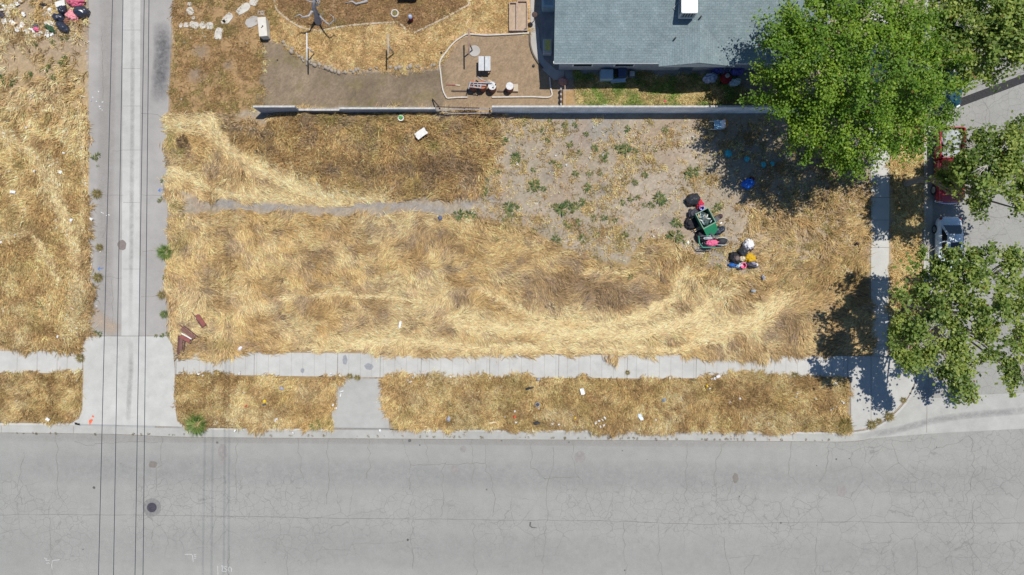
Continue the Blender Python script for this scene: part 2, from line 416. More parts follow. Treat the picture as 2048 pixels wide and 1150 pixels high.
# kerb (dropped along the alley apron and the driveway)
k1 = [p for p, q in zip(ks, KERB) if q[0] <= 150 and q[1] > 700]
def seg(x0, x1): return [tuple(P(x, 850 + (x - 140) * .0105)[:2]) for x in np.linspace(x0, x1, 12)]
kb = MB()
kb.ribbon([tuple(P(-9000, 754)[:2])] + [tuple(P(a, b)[:2]) for a, b in curve([(-600, 842), (-200, 846), (130, 849), (150, 846), (162, 836), (167, 815), (168, 770)], 6)], .16, .015, .3)
kb.ribbon([tuple(P(a, b)[:2]) for a, b in curve([(350, 800), (352, 838), (372, 856), (400, 858), (664, 860)], 6)], .16, .015, .3)
kb.ribbon([p for p, q in zip(ks, KERB) if (q[0] >= 782 and q[1] > -8000)], .16, .015, .3)
struct(kb.build('kerb', CONC))
# wide concrete cross gutter at the street corner
cg = curve([(1690, 881), (1760, 876), (1860, 868), (2048, 858), (3200, 800)], 4)[::-1]
cg2 = [(1700, 868), (1747, 860), (1788, 836), (1820, 799), (1862, 797), (1960, 790), (2048, 786), (3200, 735)]
struct(MB().prism(xy(*(cg2 + cg)), -.4, Z_ROAD + .016).build('cross_gutter', CONC2))
# alley
struct(MB().prism(xy((176, -3000), (345, -3000), (345, 0), (336, 240), (334, 560), (333, 674), (176, 674), (178, 300)), -.2, .0).build('alley_pavement', ALLEY))
struct(MB().prism(xy((246, -3000), (282, -3000), (281, 0), (278, 672.8), (243, 672.8), (246, 0)), -.2, .006).build('alley_channel', CONC))
ap = MB(); ap.prism(xy(*([(176, 672), (333, 672), (345, 690), (350, 740), (348, 800), (352, 840), (368, 853), (140, 847), (158, 838), (166, 815), (167, 740), (166, 690)])), -.2, .012)
p = [P(140, 847), P(368, 853), P(372, 858.5), (P(134, 851.5))]
ap.add([(p[0].x, p[0].y, .012), (p[1].x, p[1].y, .012), (p[2].x, p[2].y, Z_ROAD + .012), (p[3].x, p[3].y, Z_ROAD + .012)], [[3, 2, 1, 0]])
struct(ap.build('alley_apron', CONC))
# pavements
sw = MB(); sw.prism(xy((351, 703), (520, 705), (1000, 709), (1700, 712), (1742, 712), (1742, 340), (1740, 60), (1740, -3000), (1776, -3000), (1778, 100), (1779, 340), (1777, 600), (1774, 714), (1800, 714), (1822, 735), (1834, 755), (1815, 794), (1782, 830), (1744, 854), (1702, 862), (1702, 754), (1300, 757), (1000, 755), (700, 754), (351, 748)), -.2, .01)
struct(sw.build('pavement', CONC))
struct(MB().prism(xy((-9000, 702), (165.5, 702), (164.5, 746), (-9000, 744)), -.2, .01).build('west_pavement', CONC))
dv = MB(); dv.prism(xy((664, 756.5), (778, 757.5), (778, 855.5), (664, 854.5)), -.2, .012)
p = [P(664, 854.5), P(778, 855.5), P(780, 861), P(662, 860.5)]
dv.add([(p[0].x, p[0].y, .012), (p[1].x, p[1].y, .012), (p[2].x, p[2].y, Z_ROAD + .012), (p[3].x, p[3].y, Z_ROAD + .012)], [[3, 2, 1, 0]])
struct(dv.build('driveway_apron', CONC2))
jt = MB(); JM = mat('joint_dirt', (.2, .18, .15), .95, .3, 4)
for x in (353, 509, 676, 761, 843, 980, 1118, 1255, 1393, 1530, 1696):
    jt.ribbon(xy((x, 702), (x - 1, 757)), .035, .0145)
for x in range(376, 1700, 23): jt.ribbon(xy((x, 703), (x - .6, 756)), .013, .0142)
for x in (-40, 35, 75, 115, 135): jt.ribbon(xy((x, 702), (x - 1, 745)), .02, .0145)
for y in (352, 395, 440, 495, 560, 625, 690): jt.ribbon(xy((1741, y), (1779, y)), .03, .0145)
for a in ((1742, 712, 1742, 858), (1742, 712, 1800, 713)): jt.ribbon(xy(a[:2], a[2:]), .025, .0148)
for y in (60, 137, 212, 300, 405, 538): jt.ribbon(xy((246, y), (281, y)), .02, .0095)
jt.ribbon(xy((172, 672), (338, 672)), .04, .0165)
struct(jt.build('pavement_joints', JM))
jg = MB()
for x in (-120, 0, 145, 375, 513, 652, 787, 928, 1066, 1206, 1345, 1484, 1587, 1692): jg.ribbon(xy((x, 852 + x * .0095), (x, 866 + x * .0088)), .03, Z_ROAD + .013)
jg.ribbon(xy((1856, 800), (1855, 866)), .03, Z_ROAD + .021)
jg.ribbon([(a, b) for a, b in offset(ks, .66)][6:90], .035, Z_ROAD + .0135)
struct(jg.build('gutter_joints', JM))

# long cracks in the street
rng_ = random.Random(4)
ck = MB(); CK = mat('crack_tar', (.165, .155, .135), .95, .25, 3)
def crack(pts, w=.026, j=2.2, step=9, dx=0):
    out = []
    for i in range(len(pts) - 1):
        a, b = pts[i], pts[i + 1]; n = max(1, int(math.hypot(b[0] - a[0], b[1] - a[1]) / step))
        for k in range(n): t = k / n; out.append((a[0] + (b[0] - a[0]) * t + rng_.gauss(0, j), a[1] + (b[1] - a[1]) * t + rng_.gauss(0, j * .6)))
    out.append(pts[-1]); ck.ribbon(xy(*out), [w * rng_.uniform(.5, 1.3) for _ in out], Z_ROAD + .005)
for pts in ([(108, 872), (111, 900), (113, 985), (130, 1010)], [(45, 905), (34, 975), (42, 1010)], [(95, 1010), (98, 1110), (102, 1152)], [(322, 873), (318, 930), (308, 985)], [(470, 876), (470, 1010)], [(455, 1095), (457, 1152)], [(594, 876), (606, 960)], [(656, 877), (657, 960), (652, 1010)], [(570, 1100), (575, 1152)],
            [(738, 880), (740, 935), (732, 958)], [(805, 880), (812, 915), (820, 930), (818, 980)], [(850, 880), (857, 925)], [(820, 931), (970, 927)], [(890, 925), (884, 990), (880, 1035)], [(945, 880), (946, 970)], [(970, 890), (968, 925), (980, 950), (990, 1000), (985, 1035)], [(1062, 885), (1064, 935), (1092, 960)], [(1106, 895), (1108, 930), (1093, 980), (1094, 1040), (1086, 1150)], [(1146, 884), (1148, 925), (1175, 1000), (1190, 1035)], [(1090, 958), (1160, 955)],
            [(1376, 886), (1370, 990), (1378, 1010)], [(824, 1040), (825, 1140)], [(948, 1045), (950, 1120), (953, 1152)], [(1245, 1045), (1252, 1150)], [(1318, 1050), (1318, 1110), (1326, 1152)], [(1449, 885), (1432, 930), (1435, 1000), (1440, 1010)], [(1582, 885), (1578, 950), (1600, 970)], [(1660, 885), (1655, 945), (1640, 965)], [(1785, 880), (1800, 925), (1840, 960)], [(1800, 926), (1770, 945)], [(1945, 870), (1950, 940), (1935, 1010)], [(1450, 1075), (1452, 1108), (1462, 1150)], [(1635, 1075), (1634, 1152)], [(1833, 1070), (1836, 1152)], [(1950, 1000), (1947, 1152)], [(1510, 1110), (1490, 1150)],
            [(145, 880), (170, 892), (240, 885), (320, 884)], [(1930, 880), (1870, 900)], [(1960, 355), (2000, 345), (2048, 350)], [(1930, 437), (1980, 432), (2060, 440)]):
    crack(pts)
for a in ([(-100, 1030), (300, 1031), (700, 1038), (1200, 1043), (1400, 1050), (1700, 1045), (2100, 1048)],): crack(a, .03, .8, 22)
for a in ([(700, 1090), (790, 1087), (830, 1078)], [(640, 1100), (700, 1102)], [(1460, 1118), (1520, 1112)], [(1720, 1090), (1790, 1085)]): crack(a, .02, 1.5)
struct(ck.build('street_cracks', CK))
ck = MB(); Z_ROAD_, Z_ROAD = Z_ROAD, .001
for pts in ([(176, 392), (200, 389), (246, 391)], [(178, 552), (246, 556)], [(283, 593), (318, 591), (333, 590)], [(283, 390), (333, 392)], [(225, 302), (246, 300)], [(282, 227), (315, 229), (335, 240)], [(178, 502), (214, 504)], [(205, 60), (206, 200)], [(213, 450), (205, 475)], [(226, 655), (222, 560)], [(283, 503), (320, 500)]):
    crack(pts, .022, 1.2)
Z_ROAD = Z_ROAD_; struct(ck.build('alley_cracks', CK))
# road stains, tar spots and the dark patch across the side street
st = MB(); SP = mat('tar_spot', (.10, .095, .09), .9, .3, 6)
for (a, b, r) in [(819, 882, 3.4), (839, 891, 1.6), (1003, 882, 1.6), (1138, 885, 1.8), (433, 886, 2.6), (186, 976, 3), (164, 1100, 1.4), (815, 1081, 2.4), (973, 980, 1.8), (1245, 902, 1.4), (1295, 920, 1), (1674, 919, 1.8), (1700, 918, 1.4), (1635, 932, 1.2), (1563, 1047, 2), (1250, 1142, 1.5), (1875, 895, 1.2), (529, 1126, 1), (424, 1056, .8), (380, 928, .8), (240, 928, .8), (1480, 994, 1.6), (900, 1018, .8), (1040, 1032, .8)]:
    n = 9; st.add([P(a + r * math.cos(2 * PI * k / n) * rng_.uniform(.7, 1.2), b + r * math.sin(2 * PI * k / n) * rng_.uniform(.7, 1.2), 0) + Vector((0, 0, Z_ROAD + .006)) for k in range(n)], [list(range(n))[::-1]])
L_ = [(1061, 1045), (1060, 1053), (1064, 1056), (1074, 1057)]; st.ribbon(xy(*L_), [.12, .1, .08, .03], Z_ROAD + .0065)
struct(st.build('tar_spots', SP))
def stain(name, items, c, z):
    s_ = MB()
    for (a, b, rx, ry) in items:
        n = 18; s_.add([P(a + rx * math.cos(2 * PI * k / n) * rng_.uniform(.85, 1.1), b + ry * math.sin(2 * PI * k / n) * rng_.uniform(.85, 1.1)) + Vector((0, 0, z)) for k in range(n)], [list(range(n))[::-1]])
    return struct(s_.build(name, mat(name, c, .9, .12, 5)))
stain('street_stains', [(304, 930, 9, 7), (1472, 957, 6, 11)], (.185, .165, .145), Z_ROAD + .0045)
stain('faint_stains', [(444, 908, 10, 20), (926, 899, 6, 7), (910, 940, 9, 9), (1685, 983, 11, 12), (1160, 915, 12, 12)], (.245, .23, .215), Z_ROAD + .0042)
stain('alley_stain', [(244, 490, 9, 11)], (.2, .17, .15), .0105)
stain('pavement_grime', [(690, 720, 5, 10), (738, 733, 9, 7), (1213, 719, 8, 7), (605, 741, 4, 5)], (.26, .265, .275), .0143)
struct(MB().ribbon(xy(*curve([(1890, 216), (1960, 190), (2048, 157), (2300, 60)], 5)), .60, Z_ROAD + .006).build('asphalt_patch', mat('fresh_asphalt', (.028, .028, .03), .9, .4, 8)))
struct(MB().ribbon(xy((1950, 172), (2048, 144), (2300, 70)), .04, Z_ROAD + .006).build('patch_seam', CK))
# utility paint marks (writing on the street is rotated: it was painted to be read from the north)
pw = MB(); zz = Z_ROAD + .0085
for pts in ([(434, 1133), (434.5, 1152)], [(443, 1132), (444.6, 1133.5), (442.5, 1143.5)], [(441, 1132), (443, 1135)], [(443, 1143.8), (451, 1144.5), (452, 1141), (446.5, 1136.5), (447.5, 1134.5), (450.5, 1134), (453, 1136)], [(455, 1141), (457.5, 1145)], [(455, 1141), (455.5, 1137), (458, 1135), (460.5, 1136.5), (462, 1140), (461.5, 1145)],
            [(102, 1140), (101, 1131), (103, 1122.5), (117, 1120.5)], [(385, 1125), (383.5, 1113), (382, 1110), (368, 1110)], [(86, 1117), (90, 1120), (92, 1118)], [(89, 1122), (97, 1122)], [(90, 1127), (92, 1129), (94, 1126), (97, 1129)], [(386, 1110), (391, 1110)], [(386, 1113), (391, 1114)], [(387, 1118), (391, 1117)]):
    pw.ribbon(xy(*pts), .038, zz)
struct(pw.build('paint_marks', mat('marking_white', (.5, .5, .485), .8, .15, 9)))
pb = MB()
for (a, b) in ((201, 537), (322, 380)):
    pb.ribbon(xy((a - 5, b + 1), (a + 6, b - 1)), .05, .0115); pb.ribbon(xy((a - 5, b + 1), (a - 1, b - 3)), .05, .0119); pb.ribbon(xy((a - 5, b + 1), (a - 1, b + 4)), .05, .0122)
struct(pb.build('blue_arrows', mat('marking_blue', (.05, .16, .42), .8, .15, 9)))
pr = MB()
for (a, b, r) in ((181, 843, 3.6), (183, 840, 3), (186, 833, 2.2), (180, 848, 2)):
    n = 9; pr.add([P(a + r * math.cos(2 * PI * k / n) * rng_.uniform(.5, 1.3), b + r * math.sin(2 * PI * k / n) * rng_.uniform(.6, 1.5)) + Vector((0, 0, .0165 + r * .001)) for k in range(n)], [list(range(n))[::-1]])
struct(pr.build('orange_marks', mat('marking_orange', (.72, .13, .05), .7, .1, 9)))
# soft-edged stains (tyre polish, damp, soot): thin films whose cover fades to their edges
def film_mat(name, c, a):
    m = bpy.data.materials.new(name); m.use_nodes = True; t = m.node_tree; b = t.nodes['Principled BSDF']; b.inputs['Base Color'].default_value = (*c, 1); b.inputs['Roughness'].default_value = .9
    at = t.nodes.new('ShaderNodeAttribute'); at.attribute_name = 'Col'; tc = t.nodes.new('ShaderNodeTexCoord'); n = t.nodes.new('ShaderNodeTexNoise'); n.inputs['Scale'].default_value = 3; n.inputs['Detail'].default_value = 8; n.inputs['Roughness'].default_value = .7
    t.links.new(tc.outputs['Object'], n.inputs['Vector']); r = t.nodes.new('ShaderNodeMapRange'); r.inputs['From Min'].default_value = .3; r.inputs['From Max'].default_value = .7; r.inputs['To Min'].default_value = .2 * a; r.inputs['To Max'].default_value = a; t.links.new(n.outputs['Fac'], r.inputs['Value'])
    mu = t.nodes.new('ShaderNodeMath'); mu.operation = 'MULTIPLY'; t.links.new(at.outputs['Fac'], mu.inputs[0]); t.links.new(r.outputs[0], mu.inputs[1]); t.links.new(mu.outputs[0], b.inputs['Alpha']); return m
def film(name, pts, w, z, c, a):
    pts = [Vector(q) for q in xy(*curve(pts, 5))]; V = []; A = []; n = len(pts)
    for i, p in enumerate(pts):
        d = (pts[min(i + 1, n - 1)] - pts[max(i - 1, 0)]).normalized(); nn = Vector((-d.y, d.x)); e = min(1, i / 4, (n - 1 - i) / 4)
        for k in range(7): u = k / 3 - 1; q = p + nn * u * w / 2; V.append((q.x, q.y, z)); A.append((1 - u * u) * e)
    F = [[i * 7 + k + 1, i * 7 + k, (i + 1) * 7 + k, (i + 1) * 7 + k + 1] for i in range(n - 1) for k in range(6)]
    struct(np_mesh(name, np.array(V), np.array(F), film_mat(name, c, a), np.repeat(np.array(A)[:, None], 3, 1)))
film('channel_wear', [(265, -60), (265, 200), (263, 450), (261, 672)], .40, .0102, (.18, .17, .16), .33)
film('apron_wear', [(261, 676), (262, 740), (258, 800), (257, 846)], .45, .0165, (.19, .18, .17), .35)
film('alley_soot', [(322, 40), (326, 100), (322, 150), (318, 210)], 1.5, .0042, (.09, .09, .10), .75)
film('alley_wear', [(215, -60), (214, 200), (210, 450), (212, 670)], 1.4, .0044, (.36, .33, .30), .6)
film('sand_drift', [(178, 610), (200, 640), (222, 655), (236, 668)], 1.4, .0047, (.50, .38, .27), .8)
film('gutter_damp', [(1716, 874), (1790, 862), (1850, 846), (1920, 833), (2000, 826), (2120, 815)], .62, Z_ROAD + .0215, (.17, .175, .18), .38)
film('wheel_wear', [(-100, 935), (300, 940), (800, 950), (1300, 955), (1700, 960), (2200, 965)], 2.6, Z_ROAD + .0035, (.24, .243, .245), .22)
film('wheel_wear', [(-100, 1100), (500, 1090), (1100, 1110), (1700, 1120), (2200, 1110)], 3.4, Z_ROAD + .0036, (.33, .325, .31), .25)
film('street_edge_dust', [(-100, 873), (500, 878), (1000, 882), (1600, 888)], .8, Z_ROAD + .0038, (.35, .33, .30), .6)
# manhole
t_ = thing('manhole', P(302, 1016) + Vector((0, 0, Z_ROAD)), 'round dark iron manhole cover in the street with a worn asphalt collar', 'manhole')
MB().lathe(P(302, 1016) + Vector((0, 0, Z_ROAD)), [(.68, .001), (.68, .006), (.5, .007)], 40).build('collar', mat('collar_asphalt', (.2, .195, .185), .9, .2, 5), t_)
MB().lathe(P(302, 1016) + Vector((0, 0, Z_ROAD)), [(.36, .002), (.36, .014), (.31, .016), (.30, .012), (.2, .012), (.19, .016), (.08, .016)], 40).build('cover', mat('iron', (.075, .07, .085), .6, .25, 9, .5), t_)


# ------------------------------------------------------------------ house
ZE = 3.3; SL = 0.30
e0 = P(1108, 126, ZE); e1x = 21.6; eY = e0.y; eX = e0.x
yR = eY + 6.2; zR = ZE + SL * 6.2            # ridge
def shingles(name, rot):
    m = bpy.data.materials.new(name); m.use_nodes = True; t = m.node_tree; N = t.nodes; L = t.links; b = N['Principled BSDF']
    b.inputs['Roughness'].default_value = .95; b.inputs['Specular IOR Level'].default_value = .2
    tc = N.new('ShaderNodeTexCoord'); mp = N.new('ShaderNodeMapping'); mp.inputs['Rotation'].default_value = (0, 0, rot)
    L.new(tc.outputs['Object'], mp.inputs[0])
    br = N.new('ShaderNodeTexBrick'); br.inputs['Scale'].default_value = 1.0; br.inputs['Brick Width'].default_value = .27; br.inputs['Row Height'].default_value = .16
    br.inputs['Mortar Size'].default_value = .014; br.inputs['Mortar Smooth'].default_value = .3; br.inputs['Bias'].default_value = 0
    br.inputs['Color1'].default_value = (.172, .226, .24, 1); br.inputs['Color2'].default_value = (.212, .265, .275, 1); br.inputs['Mortar'].default_value = (.145, .18, .185, 1)
    L.new(mp.outputs[0], br.inputs['Vector'])
    n = N.new('ShaderNodeTexNoise'); n.inputs['Scale'].default_value = .9; n.inputs['Detail'].default_value = 9; n.inputs['Roughness'].default_value = .75; L.new(tc.outputs['Object'], n.inputs['Vector'])
    r = N.new('ShaderNodeMapRange'); r.inputs['From Min'].default_value = .3; r.inputs['From Max'].default_value = .7; r.inputs['To Min'].default_value = .8; r.inputs['To Max'].default_value = 1.2; L.new(n.outputs['Fac'], r.inputs['Value'])
    n2 = N.new('ShaderNodeTexNoise'); n2.inputs['Scale'].default_value = 14; n2.inputs['Detail'].default_value = 4; L.new(tc.outputs['Object'], n2.inputs['Vector'])
    r2 = N.new('ShaderNodeMapRange'); r2.inputs['From Min'].default_value = .3; r2.inputs['From Max'].default_value = .7; r2.inputs['To Min'].default_value = .82; r2.inputs['To Max'].default_value = 1.18; L.new(n2.outputs['Fac'], r2.inputs['Value'])
    mm = N.new('ShaderNodeMath'); mm.operation = 'MULTIPLY'; L.new(r.outputs[0], mm.inputs[0]); L.new(r2.outputs[0], mm.inputs[1])
    v = N.new('ShaderNodeVectorMath'); v.operation = 'SCALE'; L.new(br.outputs['Color'], v.inputs[0]); L.new(mm.outputs[0], v.inputs['Scale']); L.new(v.outputs[0], b.inputs['Base Color'])
    return m
SH1 = shingles('shingle_grey', 0); SH2 = shingles('shingle_grey_turned', R(90))
WHT = mat('white_paint', (.75, .75, .73), .6, .08, 3)
house = thing('house', (eX + .6, eY + .6, 0), 'single storey house under a grey-blue shingled roof with a small front gable', 'house')
GX0, GX1 = P(1318, 133, ZE).x, P(1469, 133, ZE).x; GY = P(1318, 133, ZE).y; gm = (GX0 + GX1) / 2; gz = ZE + SL * (gm - GX0)
th = .12
rf = MB()
def slab(q):      # sloped slab from 4 top corners
    n = len(q); lo = [(a[0], a[1], a[2] - th) for a in q]
    rf.add(list(q) + lo, [list(range(n)), [n + i for i in range(n)][::-1]] + [[i, i + n, (i + 1) % n + n, (i + 1) % n] for i in range(n)])
slab([(eX, eY, ZE), (e1x, eY, ZE), (e1x, yR, zR), (eX, yR, zR)])
slab([(e1x, yR + 6.2, ZE), (eX, yR + 6.2, ZE), (eX, yR + .002, zR), (e1x, yR + .002, zR)])
roof = rf.build('roof', SH1, house)
gy2 = eY + (gz - ZE) / SL
rf = MB(); slab([(GX0 - .02, GY, ZE), (gm, GY, gz), (gm, gy2, gz + .012), (GX0 - .02, eY - .0, ZE + .012)])
slab([(gm, GY, gz), (GX1 + .02, GY, ZE), (GX1 + .02, eY, ZE + .012), (gm, gy2, gz + .012)])
rf.build('gable_roof', SH2, house)
wx0, wx1, wy0, wy1 = eX + .55, e1x - .4, eY + .55, yR + 5.6
STU = mat('stucco_grey', (.36, .38, .4), .95, .12, 3, bump=.2)
w = MB(); w.box(((wx0 + wx1) / 2, (wy0 + wy1) / 2, 1.55), (wx1 - wx0, wy1 - wy0, 3.1)); w.build('wall', STU, house)
w = MB()
for sx in (0, 1):
    xa, xb = (GX0 + .35, gm) if sx == 0 else (gm, GX1 - .35)
    za, zb = (ZE - .02, gz - .15) if sx == 0 else (gz - .15, ZE - .02)
    w.add([(xa, GY + .25, 2.4), (xb, GY + .25, 2.4), (xb, GY + .25, zb), (xa, GY + .25, za), (xa, GY + .33, 2.4), (xb, GY + .33, 2.4), (xb, GY + .33, zb), (xa, GY + .33, za)], [[0, 1, 2, 3], [7, 6, 5, 4], [0, 3, 7, 4], [1, 5, 6, 2], [0, 4, 5, 1]])
w.build('gable_wall', mat('gable_boards', (.5, .55, .57), .8, .1, 4), house)
FAS = mat('fascia_grey', (.42, .45, .47), .7, .1, 4)
MB().box(((eX + GX0) / 2, eY - .02, ZE - .1), (GX0 - eX - .04, .035, .17)).build('fascia', FAS, house); MB().box(((GX1 + e1x) / 2, eY - .02, ZE - .1), (e1x - GX1 - .04, .035, .17)).build('fascia', FAS, house); MB().box((eX - .022, eY + .05, ZE - .08), (.04, .14, .2)).build('downpipe_bracket', WHT, house)
w = MB()
for x in (eX + 2.2, eX + 5.2): 
    f_ = MB().box((x, wy0 - .02, 1.5), (1.5, .05, 1.1)).build('window', WHT, house)
    MB().box((x, wy0 - .05, 1.5), (1.3, .02, .9)).build('pane', mat('window_glass', (.03, .04, .05), .1), f_)
MB().box((gm, wy0 - .02, 1.05), (.95, .05, 2.05)).build('door', mat('door_blue', (.09, .14, .2), .6, .1), house)
# roof plumbing vents and the cooler on the roof
def roofz(y): return ZE + SL * (y - eY)
for (a, b) in ((1350, 77), (1398, 39)):
    p = P(a, b, 3.9); p.z = roofz(p.y)
    pv = MB().tube([p - Vector((0, 0, .1)), p + Vector((0, 0, .35))], .055, 10); pv.build('vent_pipe', mat('pipe_dark', (.06, .06, .065), .6), house)
p = P(1376, 8, 4.85); rz_ = roofz(p.y)
cl = thing('roof_cooler', (p.x, p.y, rz_), 'white evaporative cooler box with louvred sides standing on the roof', 'cooler')
cx, cy = p.x, p.y; cw, cd, ch = 1.08, 1.5, .95; yb = cy - cd / 2 - .02
cy = yb + cd / 2
WM = mat('cooler_white', (.86, .85, .83), .45, .04, 4); DM = mat('louvre_dark', (.07, .08, .085), .7, .2, 5)
MB().box((cx, cy, rz_ + ch - .05), (cw, cd, .16), bev=.04).build('lid', WM, cl)
MB().box((cx, cy, rz_ + .40), (cw - .16, cd - .16, .9)).build('body', DM, cl)
fr = MB()
for sx in (-1, 1):
    for sy in (-1, 1): fr.box((cx + sx * (cw / 2 - .06), cy + sy * (cd / 2 - .06), rz_ + .38), (.09, .09, .88))
for sy in (-1, 1): fr.box((cx, cy + sy * (cd / 2 - .05), rz_ + .02), (cw - .2, .07, .22))
for sx in (-1, 1): fr.box((cx + sx * (cw / 2 - .05), cy, rz_ + .02), (.07, cd - .2, .22))
fr.build('frame', mat('cooler_grey', (.5, .52, .53), .5, .08, 4), cl)
lv = MB()
for k in range(5): lv.box((cx - .36 + k * .18, cy - cd / 2 + .05, rz_ + .48), (.055, .03, .7)); 
for k in range(7): lv.box((cx - cw / 2 + .05, cy - .54 + k * .18, rz_ + .48), (.03, .055, .7))
lv.build('louvres', mat('louvre_grey', (.38, .42, .45), .5, .08, 4), cl)
q = P(1357, 4, 4.6); q.z = roofz(q.y) + .05
tag(MB().tube([q + Vector((.25, .3, .02)), q, q + Vector((-.3, -.32, -.06)), q + Vector((-.18, -.42, -.1))], .02, 6).build('water_pipe', mat('pipe_pale', (.5, .5, .48), .5), None, q), 'thin bent water pipe lying on the roof beside the cooler', 'pipe')

# ------------------------------------------------------------------ boundary wall
def blockwork(name, c1, c2, mo):
    m = bpy.data.materials.new(name); m.use_nodes = True; t = m.node_tree; b = t.nodes['Principled BSDF']; b.inputs['Roughness'].default_value = .92
    tc = t.nodes.new('ShaderNodeTexCoord'); sp = t.nodes.new('ShaderNodeSeparateXYZ'); cb = t.nodes.new('ShaderNodeCombineXYZ'); br = t.nodes.new('ShaderNodeTexBrick'); br.inputs['Scale'].default_value = 1
    t.links.new(tc.outputs['Object'], sp.inputs[0]); t.links.new(sp.outputs['X'], cb.inputs['X']); t.links.new(sp.outputs['Z'], cb.inputs['Y']); t.links.new(cb.outputs[0], br.inputs['Vector'])
    br.inputs['Brick Width'].default_value = .4; br.inputs['Row Height'].default_value = .2; br.inputs['Mortar Size'].default_value = .012
    for k, c in zip(('Color1', 'Color2', 'Mortar'), (c1, c2, mo)): br.inputs[k].default_value = (*c, 1)
    n = t.nodes.new('ShaderNodeTexNoise'); n.inputs['Scale'].default_value = .8; n.inputs['Detail'].default_value = 9; n.inputs['Roughness'].default_value = .7; t.links.new(tc.outputs['Object'], n.inputs['Vector'])
    r = t.nodes.new('ShaderNodeMapRange'); r.inputs['From Min'].default_value = .35; r.inputs['From Max'].default_value = .65; r.inputs['To Min'].default_value = .72; r.inputs['To Max'].default_value = 1.1; t.links.new(n.outputs['Fac'], r.inputs['Value'])
    v = t.nodes.new('ShaderNodeVectorMath'); v.operation = 'SCALE'; t.links.new(br.outputs['Color'], v.inputs[0]); t.links.new(r.outputs[0], v.inputs['Scale']); t.links.new(v.outputs[0], b.inputs['Base Color']); return m
BLK = blockwork('block_grey_wall', (.30, .34, .41), (.38, .42, .48), (.22, .24, .27)); BLW = blockwork('block_white_blue_shade', (.78, .83, .88), (.84, .88, .92), (.6, .64, .68))  # whitewash tinted blue: sky-lit shade of the wall face put into the colour
CAP = mat('wall_cap', (.46, .45, .43), .9, .2, 4)
by = P(0, 225.0)[1]
def wall(name, x0, x1, h, m, label, y=by, t=.10, cap=True):
    a, b = P(x0, 0).x, P(x1, 0).x; o = thing(name, ((a + b) / 2, y, 0), label, 'wall')
    MB().box(((a + b) / 2, y, h / 2 - .05), (b - a, t, h + .1)).build('blocks', m, o)
    if cap: MB().box(((a + b) / 2, y, h + .03), (b - a - .004, t + .03, .055)).build('cap', CAP, o)
    return o
wall('block_wall', 523, 604, 1.65, BLK, 'dark grey block wall with a free west end above the tall weeds')
wall('block_wall', 604.2, 686, .75, mat('block_worn', (.33, .31, .29), .95, .2, 4), 'low broken stretch of block wall west of the propped timber', cap=True)
wall('block_wall', 686.2, 874, 1.15, BLK, 'mid height grey block wall between the dirt yard and the tall weeds')
wall('block_wall', 985, 1590, 1.65, BLW, 'long whitewashed block wall running east to the big tree')
fo = thing('timber_fence', (P(930, 0).x, by, 0), 'collapsed low fence of grey weathered boards with a gap between the two block walls', 'fence')
TIM = mat('timber_grey', (.33, .30, .29), .9, .25, 5); DTIM = mat('timber_dark', (.09, .06, .05), .9, .3, 5)
for k, (x0, x1, yy, z, tl) in enumerate([(876, 990, 0, .9, .01), (874, 960, .18, .75, -.03), (890, 985, -.2, .55, .02), (876, 975, -.36, .3, -.01), (880, 900, -.1, 1.0, .0)]):
    a, b = P(x0, 0).x, P(x1, 0).x
    MB().box(((a + b) / 2, by + yy, z), (b - a, .05, .12), M=Matrix.Rotation(tl, 4, 'Z') @ Matrix.Rotation(.5, 4, 'X')).build('board', TIM if k % 2 == 0 else DTIM, fo)
for x in (882, 930, 980): MB().box((P(x, 0).x, by + .06, .45), (.09, .09, 1.0)).build('post', DTIM, fo)
tag(MB().tube([P(865, 198, .1), P(876, 211, .9), P(880, 214, 1.2)], .045, 8).build('pole', DTIM, None, P(870, 203)), 'short dark pole leaning on the broken boards', 'pole')
tr_ = random.Random(11)
for k in range(9):
    x = tr_.uniform(960, 1022); y = tr_.uniform(226, 237)
    p = P(x, y, .12); a = tr_.uniform(-.5, .5); d = Vector((math.cos(a), math.sin(a), .12)) * tr_.uniform(.3, .65)
    tag(MB().tube([p - d, p + Vector((0, 0, .1)), p + d], [.03, .035, .015], 6).build('dead_branch', mat('dead_wood', (.36, .25, .2), .9, .3, 6), None, p), 'bare broken branch heaped at the foot of the white wall beside the fallen boards', 'branch', 'broken branches at the wall')

# ------------------------------------------------------------------ overhead wires
for (xt, xb, lab) in ((225, 197, 'westmost overhead wire over the alley, drifting left as it runs to the street'), (246, 227, 'overhead wire running down the west edge of the pale alley channel'), (288.5, 270, 'overhead wire along the east edge of the pale alley channel'), (298, 286, 'eastmost overhead wire above the alley, over the manhole')):
    z = 22.0; pts = []
    for k in range(-6, 31):
        y = k * 50; x = xt + (xb - xt) * (y / 1150.0); zz = z - .35 * math.sin(PI * min(1, max(0, (k + 6) / 36.0)))
        pts.append(P(x, y, zz))
    w = MB().tube(pts, .0135, 6); o = w.build('overhead_wire', mat('wire_black', (.03, .035, .045), .6), None, P(xt, 0, z)); tag(o, lab, 'wire', 'overhead wires over the alley')

